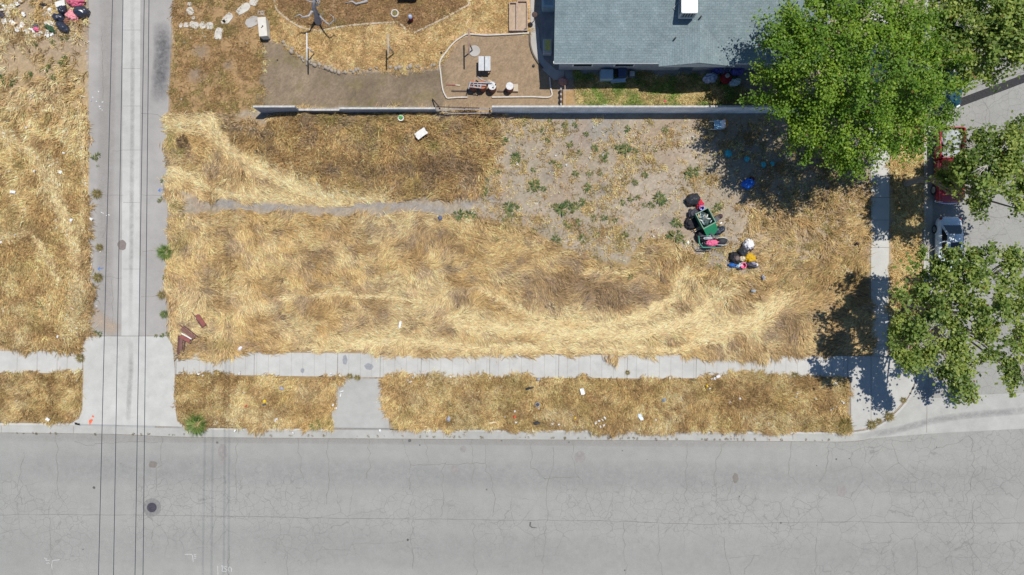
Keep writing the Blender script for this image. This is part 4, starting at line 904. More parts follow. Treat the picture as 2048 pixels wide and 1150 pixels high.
MB().lathe(p, [(.16, .02), (.2, .3), (.225, .31), (.225, .34), (.18, .34), (.14, .1)], 18).build('pail', PK, o); MB().tube([p + Vector((-.2, .1, .33)), p + Vector((0, .2, .42)), p + Vector((.2, .22, .33))], .02, 6).build('handle', mat('pink_pale', (.75, .4, .5), .5), o)
bag(1503, 530, .55, .24, .3, -.05, mat('charcoal_cloth', (.05, .045, .06), .8, .5, 9), 'charcoal bundle at the southeast end of the smaller heap', 'bundle', 'bundle', 32, .3)
bag(1507, 527, .2, .12, .2, -.5, mat('lilac_cloth', (.35, .33, .42), .8, .3, 9), 'lilac grey cloth on top of the charcoal bundle', 'cloth', 'cloth', 33, .35, .22)
bag(1513, 530, .13, .16, .18, .3, mat('white_bag', (.74, .72, .72)), 'crumpled white bag at the east tip of the smaller heap', seed=34, amp=.3, z=.1)
bag(1477, 538, .18, .1, .2, 0, mat('charcoal_cloth', (.05, .045, .06)), 'small charcoal sack below the silvery blue one', 'sack', 'sack', 35, .2)
bag(1496, 367, .46, .36, .34, .25, mat('bright_blue', (.01, .15, .62), .5, .18, 5), 'bright blue bag at the edge of the big tree shade', seed=36, amp=.32)
bag(1504, 357, .2, .13, .1, -.4, mat('dark_red_cloth', (.16, .01, .02)), 'dark red rag beside the bright blue bag', 'rag', 'rag', 37, .3)
TL = mat('teal_plastic', (.04, .42, .48), .5, .2, 6)
for (a, b, r, l) in ((1457, 307, .24, 'teal plastic bag in the shade under the white wall, westmost of three'), (1494, 318, .18, 'narrow teal plastic bag in the tree shade, middle of three'), (1527, 329, .2, 'teal plastic bag deepest in the tree shade'), (1545, 327, .16, 'pale teal bag deep under the big tree crown')):
    bag(a, b, r, r * 1.15, .14, .3, TL, l, seed=int(a) % 50, amp=.3)
# folding chair frame by the wall
c0 = P(1437, 250, .3); c0.z = 0
o = thing('folding_chair', c0, 'white framed folding chair with pale blue webbing beside the white wall', 'chair')
for sy in (-1, 1): MB().tube([c0 + Vector((-.66, sy * .29, .06)), c0 + Vector((.0, sy * .3, .38)), c0 + Vector((.42, sy * .3, .42))], .028, 6).build('leg', WHT, o)
MB().box(c0 + Vector((-.08, 0, .40)), (.52, .62, .03), bev=.01).build('seat', mat('webbing', (.34, .55, .68), .7, .35, 12), o)
MB().box(c0 + Vector((.28, .02, .55)), (.1, .56, .36), M=Matrix.Rotation(.4, 4, 'Y')).build('backrest', mat('webbing2', (.66, .70, .74), .7, .2, 12), o)
bag(1450, 246, .2, .32, .2, .2, mat('orange_cloth', (.62, .26, .07), .8, .4, 8), 'orange and white rags behind the folding chair', 'rags', 'rags', 38, .35, .2)

# ------------------------------------------------------------------ dumped rubbish in the top left lot
BAG2 = mat('black_bag_blue', (.028, .032, .05), .30, spec=.6)
bag(163, 24, .56, .46, .5, -.2, BAG2, 'biggest black rubbish bag of the dump, beside the alley', seed=41, amp=.16, tie=True)
bag(125, 20, .34, .36, .4, .2, BAG2, 'small black bag under the white sheet in the dump', seed=42, amp=.16)
bag(118, 36, .50, .32, .42, -.2, BAG2, 'black bag in the middle of the dump beside the pink clothes', seed=43, amp=.2)
bag(125.5, 54, .62, .34, .42, R(-40), BAG2, 'long black bag lying aslant at the bottom of the dump', seed=44, amp=.14)
bag(145, 32, .5, .34, .3, -.4, mat('pink_red_cloth', (.62, .10, .16), .85, .2, 9, col2=(.72, .42, .42)), 'heap of pink and red clothes between the black bags', 'clothes', 'clothes', 45, .4)
bag(133, 43, .28, .2, .2, .3, mat('brown_cloth', (.22, .10, .06), .85, .4, 9), 'brown and red clothes below the pink heap', 'clothes', 'clothes', 46, .4)
bag(152, 4, .6, .34, .34, .1, mat('purple_red_cloth', (.35, .06, .14), .85, .3, 6, col2=(.62, .16, .2)), 'purple and red clothes above the biggest black bag', 'clothes', 'clothes', 47, .4)
bag(155, 9, .3, .14, .2, .1, mat('pink_cloth', (.66, .13, .24)), 'pale pink cloth between the purple clothes and the biggest bag', 'cloth', 'cloth', 48, .4, .12)
def sheet(a, b, w, d, ang, m, label, name='sheet', cat='sheet', z=.06, thick=.03, group=None, crumple=.05, seed=1):
    rr = random.Random(seed); p = P(a, b, z); n = 5; vs = []; Rm = Matrix.Rotation(ang, 3, 'Z')
    for s_ in (0, 1):
        for i in range(n):
            for j in range(n): vs.append(p + Rm @ Vector(((i / (n - 1) - .5) * w + rr.gauss(0, .02) * w, (j / (n - 1) - .5) * d + rr.gauss(0, .02) * d, 0)) + Vector((0, 0, rr.gauss(0, crumple) * (1 - s_) + (0 if s_ == 0 else 0))))
    N_ = n * n
    for k in range(N_): vs[N_ + k] = vs[k] - Vector((0, 0, thick))
    fs = []
    for i in range(n - 1):
        for j in range(n - 1):
            q = [i * n + j, (i + 1) * n + j, (i + 1) * n + j + 1, i * n + j + 1]; fs += [q, [x + N_ for x in q][::-1]]
    ed = [i * n for i in range(n)] + [(n - 1) * n + j for j in range(1, n)] + [i * n + n - 1 for i in range(n - 2, -1, -1)] + [j for j in range(n - 2, 0, -1)]
    for k in range(len(ed)): a_, b_ = ed[k], ed[(k + 1) % len(ed)]; fs.append([b_, a_, a_ + N_, b_ + N_])
    return tag(MB().add(vs, fs).build(name, m, None, p), label, cat, group)
WP = mat('paper_white', (.72, .72, .70), .8, .05, 6); BOARD = mat('board_white', (.64, .63, .59), .7, .05, 4); CARD = mat('card_tan', (.5, .38, .26), .85, .12, 4)
sheet(120, 7, .72, .42, R(14), BOARD, 'white board lying against the small black bag in the dump', 'board', 'board', .3, .03, None, .01)
sheet(96, 45, .48, .48, R(-38), WP, 'square white box lid beside the black bags in the dump', 'box_lid', 'box', .12, .1, None, .01)
bag(100, 20, .2, .16, .2, 0, WP, 'crumpled white bag west of the black bags', seed=50, amp=.35)
bag(100, 57, .46, .2, .22, R(-35), mat('dark_green_leaves', (.03, .08, .03), .7, .4, 9), 'dark green heap of cuttings at the foot of the dump', 'cuttings', 'cuttings', 51, .4)
for k, (a, b, w, d, an, l) in enumerate([(24, 45, .5, .28, -45, 'long white box lying alone west of the dump'), (45, 48, .36, .26, -50, 'pale pink box fallen between white scraps west of the dump'), (8, 42, .36, .36, 20, 'white crumpled bag at the left edge of the rubbish'), (6, 9, .6, .24, -40, 'long white cloth strip at the top left of the rubbish')]):
    sheet(a, b, w, d, R(an), mat('pinkish_white', (.72, .66, .67), .8, .06, 5) if k == 1 else WP, l, 'litter_box' if k < 2 else 'rag', 'box' if k < 2 else 'rag', .12, .1, None, .03, k + 3)
bag(5, 31, .22, .22, .2, 0, mat('charcoal_cloth', (.05, .045, .06)), 'charcoal bundle at the far left of the rubbish', 'bundle', 'bundle', 52, .3)
bag(88, 10, .36, .14, .15, -.2, mat('black_cloth_and_shade', (.018, .016, .02)), 'flat black rag above the crumpled white bag in the dump', 'rag', 'rag', 53, .35)
bag(72, 58, .24, .16, .14, -.3, mat('pink_cloth', (.66, .13, .24)), 'pink rag among white scraps south of the dump', 'rag', 'rag', 54, .4)
bag(69, 53, .3, .12, .14, .1, mat('slate_cloth', (.08, .10, .12)), 'slate grey rag above the pink rag south of the dump', 'rag', 'rag', 55, .4)

# ------------------------------------------------------------------ litter
lr = random.Random(77)
def scraps(pts, label, group, m=WP, s=.17, name='litter', z=.1):
    for (a, b, *r) in pts:
        k = (r[0] if r else 1.0) * s * .88
        sheet(a, b, k * lr.uniform(.8, 1.5), k * lr.uniform(.6, 1.1), lr.uniform(0, PI), m, label, name, 'litter', z, .02, group, .035, lr.randint(0, 9999))
scraps([(a, b) for a, b in ((12, 14), (18, 18), (24, 9), (30, 3), (34, 8), (40, 2), (10, 18), (20, 13), (28, 14), (16, 25), (14, 29), (46, 26), (47, 30), (33, 58), (38, 57), (42, 52), (36, 60), (57, 62), (55, 65), (60, 58), (65, 57), (68, 73), (71, 71), (75, 68), (78, 70), (83, 66), (93, 69), (96, 71), (94, 63), (102, 69), (105, 68), (104, 52), (106, 48), (90, 16), (104, 27), (99, 30), (89, 27), (88, 33), (103, 14), (99, 37), (2, 20), (50, 60), (66, 62), (81, 65), (92, 24), (96, 26), (110, 24), (87, 31), (113, 19))],
       'crumpled white or grey scrap among the rubbish dumped beside the alley', 'white scraps in the dumped rubbish', s=.24, z=.12)
scraps([(167, 49), (170, 47), (185, 195), (182, 201), (193, 203), (201, 218), (204, 220), (197, 183), (205, 204), (203, 425), (207, 427), (213, 431), (218, 430), (182, 551), (188, 551), (200, 503), (193, 612), (199, 213), (150, 77), (143, 75), (174, 103), (177, 83)],
       'small white scrap on or beside the grey alley pavement', 'white scraps along the alley', s=.1, z=.03)
scraps([(121, 344, 1.3), (142, 440, 1.2), (2, 484), (115, 673), (182, 438), (52, 255), (68, 342), (127, 306), (30, 470, .6)], 'white scrap lying in the tall straw of the west lot', 'white scraps in the west lot', s=.18, z=.2)
scraps([(488, 785), (563, 775, .9), (397, 748), (405, 751), (478, 748), (479, 746), (550, 841), (553, 838), (379, 861), (470, 861), (586, 866), (662, 747), (680, 752), (666, 810), (672, 816), (760, 861)], 'white scrap in the short parkway strip beside the alley', 'white scraps in the short parkway strip', s=.14, z=.23)
scraps([(815, 760), (820, 764), (823, 763), (825, 755), (1030, 823), (1032, 845, 1.3), (1010, 834), (1105, 848, 1.2), (1118, 849), (1192, 846, 1.6), (1201, 853, 1.4), (1205, 840), (1210, 836, 1.4), (1208, 851, 1.3), (1198, 842), (1430, 757, 1.6), (1424, 758), (1480, 797, 1.3), (1460, 804, 1.3), (1420, 777), (1672, 767, 1.3), (1662, 820), (1667, 817), (1673, 813), (1684, 803), (1688, 806), (1595, 787), (1593, 794), (1632, 797), (1537, 847, .8), (1312, 840), (1183, 865), (1078, 817), (980, 756), (901, 754), (1067, 862), (1340, 756)], 'white scrap in the long parkway strip by the street', 'white scraps in the long parkway strip', s=.14, z=.22)
scraps([(746, 243, 1.5), (807, 273), (823, 253), (812, 242, .8), (879, 294, .7), (868, 279, .7), (712, 382), (945, 425, 1.2), (790, 433, 1.2), (614, 432, .7), (568, 446), (1180, 316, 1.2), (1206, 310), (1187, 254), (1252, 313), (1133, 330), (1112, 311), (1035, 328, 1.3), (1378, 357, .7), (1353, 375, .7), (1335, 398), (1362, 468, .7), (1307, 472, 1.1), (1184, 420, .7), (1077, 350, .8), (1557, 387), (1553, 417, .6), (1454, 553, .8), (1490, 445, .6), (1600, 515), (1698, 490, .9), (1695, 540, 1.4), (1702, 545, 1.2), (1160, 508, 1.2), (1452, 446, .6), (360, 433, .6), (407, 412, .6), (575, 411, .4), (497, 240, .5), (1341, 308, .5), (1339, 309, .5), (1386, 273), (1240, 273, .7), (1000, 315, .8), (1072, 335, .6)],
       'white scrap of paper on the open ground of the vacant lot', 'white scraps on the vacant lot', s=.13, z=.08)
scraps([(362, 47), (369, 85), (382, 76), (373, 28), (405, 66), (410, 73), (494, 86), (459, 73), (363, 198)], 'pale stone chip on the brown ground east of the alley', 'pale chips on the brown ground', mat('chip_pale', (.6, .55, .45), .9, .1, 5), .13, 'stone_chip', .02)
for (a, b, w, d, an, m, l, z) in ((842, 267, .86, .52, 35, BOARD, 'large white plastic sack lying flat in the rough grass', .62), (800, 649, .5, .16, 75, WP, 'narrow white paper strip in the pale straw', .2), (1165, 783, .46, .3, -75, WP, 'oval white plate in the long parkway strip', .22), (1281, 834, .5, .26, -60, mat('white_blue', (.6, .68, .72), .5, .2, 9), 'blue-white crumpled can shape near the kerb', .22), (95, 839, .28, .2, -35, WP, 'white carton in the grass close to the west kerb', .2), (25, 384, .38, .2, -5, WP, 'white folded paper in the straw of the west lot', .2), (985, 845, .55, .09, 5, mat('stick_pale', (.7, .6, .4), .8), 'pale flat stick in the grass by the kerb', .2),
                              (683, 783, .3, .08, 20, WP, 'bent white strip at the edge of the driveway apron', .15), (681, 790, .32, .07, 80, WP, 'white strip standing off the bent one by the driveway', .15), (755, 363, .5, .07, 10, mat('pinkish_white', (.72, .66, .67)), 'thin pale stick in the rough grass', .25), (1437, 753, .3, .2, 20, mat('pinkish_white', (.72, .66, .67)), 'pale pink paper at the pavement edge of the long parkway strip', .2)):
    sheet(a, b, w, d, R(an), m, l, 'litter', 'litter', z + .07, .03, None, .02, int(a))
for (a, b, r, m, l) in ((529, 803, .14, mat('yellow_bag', (.75, .52, .02), .7), 'bright yellow wrapper in the short parkway strip'), (528, 809, .12, mat('slate_cloth', (.08, .10, .12)), 'slate grey rag below the yellow wrapper'), (492, 812, .09, mat('orange_red', (.6, .10, .05), .7), 'orange red wrapper in the short parkway strip'), (1029, 834, .12, mat('orange_red', (.6, .1, .05)), 'orange red wrapper in the long parkway strip'), (1414, 772, .1, mat('yellow_bag', (.75, .52, .02)), 'yellow wrapper high in the long parkway strip'), (1150, 836, .1, mat('yellow_bag', (.75, .52, .02)), 'yellow carton near the white pile by the kerb'), (897, 838, .2, mat('grey_bag', (.33, .33, .37), .6, .2, 6), 'grey plastic bag near the kerb'), (1328, 800, .17, mat('steel_blue', (.22, .27, .32), .5, .3, 6), 'steel blue rag in the long parkway strip'), (563, 777, .18, mat('grey_bag', (.33, .33, .37)), 'grey bag in the short parkway strip'), (1077, 759, .15, mat('grey_bag', (.33, .33, .37)), 'grey bag at the pavement edge of the long parkway strip'), (880, 436, .2, mat('slate_blue', (.10, .12, .20), .6, .2, 6), 'slate blue bag on the bare path end'), (1390, 503, .0, None, ''), (480, 697, .18, mat('pinkish_white', (.72, .66, .67)), 'grey-white bag half buried in straw above the pavement'), (1527, 555, .18, mat('grey_bag', (.33, .33, .37)), 'grey bag in the grass south of the smaller heap'), (1507, 582, .18, mat('pale_sheet', (.36, .385, .40)), 'pale sheet scrap in the straw south of the smaller heap'), (1715, 487, .12, mat('brown_dark', (.08, .045, .05)), 'dark brown cap in the grass near the east pavement')):
    if r: bag(a, b, r, r * .7, .14, lr.uniform(0, 3), m, l, 'litter', 'litter', int(b), .35, .17)
for (a, b, w, d, an, l) in ((1060, 776, .5, .14, 15, 'black strap of rubber in the long parkway strip'), (1072, 846, .4, .2, 10, 'black rubber scrap close to the kerb')):
    bag(a, b, w * .6, d * .6, .12, R(an), TRIM, l, 'rubber', 'rubber_scrap', int(a), .5, .2)
p = P(1075, 809, .27)
o = thing('tray', p, 'small square black tray in the long parkway strip', 'tray'); MB().box(p, (.3, .3, .05), rz=R(35)).build('base', TRIM, o)
rm = MB()
for k in range(4): rm.box(p + Matrix.Rotation(R(35 + 90 * k), 3, 'Z') @ Vector((.14, 0, .05)), (.03, .25, .06), rz=R(35 + 90 * k))
rm.build('rim', mat('grey_bag', (.33, .33, .37)), o)
p = P(803, 238, .2); p.z = 0
o = thing('paint_bucket', p, 'white bucket with green contents near the grey wall', 'bucket')
MB().lathe(p, [(.17, .1), (.2, .5), (.22, .5), (.22, .53), (.18, .53), (.17, .44)], 18).build('pail', WHT, o); MB().blob(p + Vector((-.03, .05, .42)), (.17, .15, .12), 0, 3, .3, 3).build('contents', mat('leaf_green', (.08, .3, .06), .6, .5, 9), o)

# ------------------------------------------------------------------ heap of dark red boards
BR = [mat('board_red', (.23, .075, .062), .8, .18, 5), mat('board_brown', (.17, .085, .07), .85, .22, 5), mat('board_dark', (.11, .05, .045), .85, .25, 5)]
def boardpile(label, items):
    for k, (a, b, ln, w, an, z, mi) in enumerate(items):
        p = P(a, b, z); tag(MB().box(p, (ln, w, .04), rz=R(an), bev=.004).build('board', BR[mi] if mi < 3 else WHT, None, p), label[k] if isinstance(label, list) else label, 'board')
boardpile(['long red board of the lone stack up in the straw', 'red board on the east side of the lone stack', 'thin red board sliding off the west side of the lone stack', 'dark red board under the lone stack',
           'brown board at the top of the lower pile', 'thin brown board sticking out northwest of the lower pile', 'brown board edging the lower pile on the northeast', 'white strip of trim across the lower pile', 'broad red board just below the white trim strip', 'red board lying under the broad red one', 'dark upright board next to the apron', 'brown upright board beside the dark one', 'short dark board leaning east of the upright pair', 'thin dark batten by the pavement edge'],
          [(400.5, 641, 1.0, .22, -55, .30, 0), (403.5, 639.5, .95, .15, -55, .34, 0), (391.5, 634.5, 1.0, .05, -52, .3, 1), (402, 644, .8, .4, -55, .22, 2),
           (376, 666, 1.2, .30, -38, .26, 1), (366, 656, .7, .06, -40, .3, 1), (381, 662, 1.3, .08, -38, .34, 2), (373, 672.3, .85, .07, -30, .42, 3), (370, 677, .80, .26, -27, .38, 0), (372, 680, .8, .2, -27, .30, 1), (357, 690, 1.4, .16, 88, .24, 2), (362, 688, .9, .22, 85, .28, 1), (368.5, 688, .75, .1, 82, .26, 2), (367.5, 697, .5, .04, 86, .22, 2)])

# ------------------------------------------------------------------ back yard
PALE = mat('edging_white', (.52, .48, .42), .9, .12, 6); EDG = mat('edging_tan', (.46, .39, .29), .9, .15, 6)
def edging(pts, label, m=PALE, w=.09, h=.12, name='edging'):
    q = curve(pts, 5); return tag(MB().ribbon(xy(*q), w, h, h + .1).build(name, m, None, P(*pts[0])), label, 'edging')
edging([(894, 197), (886, 180), (882, 150), (880, 125), (890, 108), (908, 86), (928, 72), (938, 69), (970, 71), (1000, 70), (1059, 67)], 'white stone edging curving round the west side of the tan plot')
edging([(1059.5, 66), (1060.5, 88), (1066, 108), (1076, 125), (1086, 137)], 'dark edging between the tan plot and the concrete path', mat('edging_dark', (.12, .10, .08), .9, .2, 5), .1, .12)
edging([(1099, 155), (1101, 175), (1101, 194), (1060, 194), (984, 195)], 'white edging along the southeast corner of the tan plot')
edging([(935, 195), (915, 195.5), (895, 197)], 'short white edging at the southwest corner of the tan plot')
edging([(546, -40), (550, 8), (558, 24), (580, 42), (606, 56), (640, 61), (668, 56), (700, 51), (760, 46), (790, 44)], 'pale concrete mowing strip around the dead tree bed', EDG, .12, .04)
edging([(828, 66), (870, 46), (900, 31), (925, 16), (938, 6), (943, -40)], 'pale concrete mowing strip on the east side of the brown bed', EDG, .12, .04)
edging([(795, 44), (806, 52), (812, 61)], 'short broken end of the mowing strip near the tyre planter', EDG, .14, .04)
struct(MB().prism(xy((1059, -3000), (1066, -3000), (1068, 35), (1078, 60), (1080, 95), (1090, 120), (1112, 140), (1128, 140), (1128, 158), (1108, 160), (1088, 142), (1070, 118), (1062, 92), (1061, 66)), -.1, .02).build('garden_path', CONC3))
struct(MB().prism(xy((1080, -100), (1130, -100), (1130, 128), (1090, 118), (1082, 95), (1080, 60)), -.1, .012).build('side_yard_slab', mat('slab_grey', (.25, .25, .25), .9, .2, 1.5)))
struct(MB().prism(xy((1130, 132), (1500, 132), (1500, 160), (1130, 160)), -.1, .012).build('house_walk', mat('slab_grey', (.25, .25, .25))))
rr = random.Random(5); ROCK = mat('rock', (.33, .28, .22), .95, .2, 4)
row = curve([(566, 88), (580, 97), (596, 110), (606, 120), (622, 127), (640, 133), (660, 138), (686, 143), (712, 141), (740, 138), (770, 137), (800, 136), (830, 133), (868, 131)], 4)
for k, (a, b) in enumerate(row[::1]):
    r = rr.uniform(.08, .2)
    if rr.random() < .12: continue
    p = P(a + rr.gauss(0, 2), b + rr.gauss(0, 1.5)); p.z = -.03
    tag(MB().blob(p, (r, r * rr.uniform(.6, .9), r * .9), rr.uniform(0, 3), k, .2, 2).build('rock', ROCK, None, p), 'rough tan rock in the row between the dry grass and the dirt yard', 'rock', 'rocks edging the dirt yard')
SLB = mat('flagstone', (.50, .47, .41), .9, .14, 2.5)
for k, (a, b, w, d, an) in enumerate([(381, 22, .48, .42, -60), (379, 8, .26, .22, 0), (362, 51, .28, .2, 70), (373, 50, .34, .32, 0), (389, 50, .6, .42, -8), (406, 51, .4, .42, 30), (420, 52, .46, .44, 5), (437, 68, .85, .48, 78), (456, 36, .8, .5, 45), (447, 44, .3, .24, 20), (487, 18, 1.0, .5, 36), (508, 3, .6, .5, 60), (505, 43, .9, .6, 35), (522, 26, .5, .3, 0), (387, 36, .24, .2, 0)]):
    rr2 = random.Random(k); n = 9; p = P(a, b); Rm = Matrix.Rotation(R(an), 3, 'Z'); pts = []
    for i in range(n): t = 2 * PI * i / n; v = Rm @ Vector((w * .62 * math.copysign(abs(math.cos(t)) ** .6, math.cos(t)) * rr2.uniform(.8, 1.1), d * .62 * math.copysign(abs(math.sin(t)) ** .6, math.sin(t)) * rr2.uniform(.8, 1.1), 0)); pts.append((p.x + v.x, p.y + v.y))
    tag(MB().prism(pts, -.06, .035).build('flagstone', SLB if k < 12 or k == 14 else CONC3, None, p), 'pale irregular flagstone sunk in the brown ground east of the alley', 'flagstone', 'flagstones in the brown ground')
# white chest by the corner of the yard
p = P(526, 56, .6); p = Vector(P(526.5, 58, .0)); 
o = thing('chest_freezer', p, 'long white chest standing at the corner of the dirt yard', 'chest')
pc = P(525.5, 54, .7); M_ = Matrix.Rotation(R(5), 4, 'Z')
CH = mat('chest_white', (.58, .55, .48), .6, .08, 3)
MB().box((pc.x, pc.y, .36), (.56, 1.36, .70), M=M_, bev=.02).build('body', CH, o); MB().box((pc.x, pc.y, .75), (.60, 1.40, .07), M=M_, bev=.015).build('lid', CH, o)
for (dx, dy) in ((.02, .05), (-.05, -.06), (0.03, .0)): MB().lathe((pc.x + dx, pc.y + dy, .785), [(.045, 0), (.045, .012)], 8).build('rust_cap', mat('rust_spot', (.06, .05, .04), .9), o)
tag(MB().tube([P(521, 77, .02), P(524, 85, .03), P(527, 91, .02), P(530, 95, .02)], [.03, .03, .02, .012], 6).add([], []).tube([P(527, 91, .02), P(522, 95, .02)], [.02, .01], 5).build('fallen_branch', mat('dark_wood', (.06, .05, .04), .9), None, P(524, 85)), 'dark forked branch on the ground south of the white chest', 'branch')
# clothesline posts
POST = [mat('post_pale', (.62, .60, .56), .7, .1, 6), mat('post_tan', (.42, .37, .30), .8, .15, 6), mat('post_rust', (.30, .20, .15), .85, .2, 6)]
for (bx, by_, tx, y0, y1, z, m, l) in ((629, 107, 613.5, 66, 121, 1.75, POST[0], 'pale clothesline post below the dead tree'), (788, 108, 776, 68, 110, 1.9, POST[1], 'tan clothesline post in the dry grass by the rock row'), (945, 101, 937.5, 58, 108, 1.9, POST[2], 'rusty clothesline post set in a round concrete pad')):
    b0 = P(bx, by_); o = thing('clothesline_post', b0, l, 'post', 'clothesline posts'); ca = P(tx, y0, z); cb_ = P(tx + .5, y1, z); md = (ca + cb_) / 2
    MB().tube([b0 - Vector((0, 0, .2)), md], .05, 8).build('pole', m, o); MB().tube([ca, cb_], .055, 8).build('crossbar', m, o)
MB().lathe(P(949, 102), [(.42, -.05), (.42, .03), (.38, .04)], 24).build('concrete_pad', CONC3, o)
# dead tree
DEAD = mat('dead_grey', (.34, .33, .33), .9, .25, 5, bump=.3)
b0 = P(637, 43); o = thing('dead_tree', b0, 'bare grey dead tree with crooked limbs in the brown bed', 'tree')
d = MB(); d.tube([b0 + Vector((.02, -.1, -.2)), b0 + Vector((0, 0, .25)), P(634, 30, .9), P(628, 17, 1.7), P(628, 5, 2.3), P(632, -14, 2.9)], [.30, .25, .21, .17, .14, .12], 10)
for pts, r in (([(634, 22, 1.2), (622, 24, 1.7), (618, 32, 1.8), (606, 34, 1.9), (599, 29, 2.1), (590, 33.5, 2.2)], .10), ([(635, 26, 1.0), (643, 36, 1.3), (652, 45, 1.5), (659, 49.5, 1.6), (664, 44, 1.7), (668, 40, 1.8), (667, 34, 1.9), (660, 29, 2.0)], .07), ([(628, 12, 2.0), (638, 8, 2.4), (634, 0, 2.6), (625, -6, 2.8)], .09), ([(630, 5, 2.3), (618, 3, 2.6), (608, -3, 2.8)], .07), ([(668, 40, 1.8), (671, 41, 1.9), (672, 36, 2.0)], .03), ([(606, 34, 1.9), (601, 36, 2.0)], .03), ([(632, 3, 2.4), (640, 2, 2.6), (637, 9, 2.6)], .05), ([(640, 40, .5), (645, 27, .8), (646, 22, .95)], .03)):
    d.tube([P(*q) for q in pts], [r * (1 - .75 * i / (len(pts) - 1)) for i in range(len(pts))], 7)
d.build('trunk', DEAD, o)
# tyre planter, ornament, black bin at top
p = P(790, 27.5)
o = thing('tyre_planter', p, 'white painted tyre lying flat in the brown bed', 'tyre'); MB().lathe(p, [(.16, 0), (.28, .0), (.31, .07), (.28, .15), (.21, .16), (.19, .08), (.16, .02)], 24).build('tyre', PALE, o); MB().blob(p, (.17, .17, .1), 0, 4, .3, 3).build('soil', mat('soil_olive', (.18, .16, .05), .9, .4, 8), o)
p = P(823, 41); o = thing('garden_ornament', p, 'small blue and red garden figure in the brown bed', 'ornament')
MB().lathe(p, [(.16, -.05), (.17, .3), (.12, .55), (.08, .62)], 14).build('base', mat('dark_red_cloth', (.16, .01, .02)), o); MB().blob(p + Vector((.0, 0, .6)), (.15, .15, .2), 0, 3, .2, 3).build('head', mat('pale_blue', (.38, .45, .62), .6, .3, 8), o)
p = P(815, -7, .3); o = thing('compost_box', Vector((p.x, p.y, 0)), 'black box at the top edge of the brown bed', 'box'); MB().box((p.x, p.y, .25), (1.3, .5, .5), bev=.03).build('box', TRIM, o); MB().box((p.x, p.y, .52), (1.34, .54, .04)).build('lid', TRIM, o)
tag(MB().tube([P(735, 2, .1), P(712, 8, .12), P(705, 3, .1), P(690, 6, .08)], [.09, .08, .06, .03], 7).build('log', DEAD, None, P(720, 4)), 'grey crooked log at the top of the brown bed', 'log')
# raised bed frames
WDF = mat('bed_frame_wood', (.40, .30, .23), .9, .2, 6)
for (x0, x1, y0, y1, l) in ((1019, 1033, 8, 63, 'narrow wooden bed frame, western of the pair, beside the path'), (1035, 1054, 5, 63, 'wider wooden bed frame next to the concrete path')):
    a = P(x0, y0); b = P(x1, y1); o = thing('raised_bed', (a + b) / 2, l, 'bed frame')
    for (cx_, cy_, dx, dy) in (((a.x + b.x) / 2, a.y, b.x - a.x + .08, .07), ((a.x + b.x) / 2, b.y, b.x - a.x + .08, .07), (a.x, (a.y + b.y) / 2, .07, a.y - b.y - .071), (b.x, (a.y + b.y) / 2, .07, a.y - b.y - .071)):
        MB().box((cx_, cy_, .14), (dx, dy, .30)).build('side_board', WDF, o)
    MB().box(((a.x + b.x) / 2, (a.y + b.y) / 2, .05), (b.x - a.x - .08, a.y - b.y - .08, .1)).build('soil', mat('bed_soil', (.38, .29, .21), .95, .14, 5), o)
p = P(1068, 42); o = thing('garden_lamp', p, 'dark round garden lamp on a short post by the path', 'lamp'); MB().tube([p, p + Vector((0, 0, 1.1))], .03, 8).build('post', WDF, o); MB().lathe(p + Vector((0, 0, 1.1)), [(.06, 0), (.2, .06), (.2, .12), (.08, .2)], 16).build('lamp_shade', DTIM, o)
for (a, b, r, l) in ((883, 106, .09, 'small black ball on the dry grass west of the tan plot'), (1067, 132, .1, 'small black ball on the tan plot near the path'), (1051, 62, .16, 'dark pot at the foot of the bed frames'), (555, 120, .05, 'small dark stone on the dirt yard')):
    tag(MB().blob(P(a, b), (r, r, r), 0, 3, .12, 3).build('ball' if 'ball' in l else 'stone' if 'stone' in l else 'pot', TRIM, None, P(a, b)), l, 'ball' if 'ball' in l else 'stone' if 'stone' in l else 'pot')
# white two-leaf table
p = P(968, 130); o = thing('yard_table', p, 'white table of two long leaves on the tan plot', 'table'); pc = P(969, 127, .8); TT = mat('table_top', (.47, .48, .48), .7, .12, 4)
for sx in (-1, 1): MB().box((pc.x + sx * .235, pc.y, .8), (.40, 1.06, .05), bev=.01).build('table_leaf', TT, o)
MB().box((pc.x, pc.y, .765), (.1, 1.0, .04)).build('hinge_rail', TRIM, o)
for sx in (-1, 1):
    for sy in (-1, 1): MB().box((pc.x + sx * .36, pc.y + sy * .45, .36), (.06, .06, .76)).build('leg', WDF, o)
MB().box((pc.x, pc.y - .40, .45), (.9, .04, .5)).build('end_panel', mat('panel_brown', (.13, .09, .08), .9), o)
# oil drums
RST = mat('drum_rust', (.20, .075, .05), .85, .35, 5); LIDW = mat('drum_lid', (.56, .56, .55), .7, .15, 6); ORG = mat('drum_rust_top', (.36, .13, .06), .85, .25, 6)
def drum(a, b, label, topm, r=.30, h=.86):
    p = P(a, b); o = thing('oil_drum', p, label, 'drum', 'rusty drums on the tan plot')
    MB().lathe(p, [(r * .95, 0), (r, .03), (r, h * .32), (r * 1.04, h * .34), (r, h * .36), (r, h * .65), (r * 1.04, h * .67), (r, h * .69), (r, h - .03), (r * 1.03, h)], 24).build('barrel', RST, o)
    MB().lathe(p + Vector((0, 0, h)), [(r * .99, .002), (r * .99, .02), (r * .9, .012)], 24).build('drum_lid', topm, o); return o
drum(947, 176, 'rusty drum under the west end of the pipe frame', ORG); drum(965.5, 176.5, 'rusty drum with an orange lid in the middle of the row', ORG); drum(985, 178.5, 'rusty drum with a white littered lid', LIDW); drum(1019.5, 178.5, 'white lidded drum standing apart on a slab', LIDW, .28, .8)
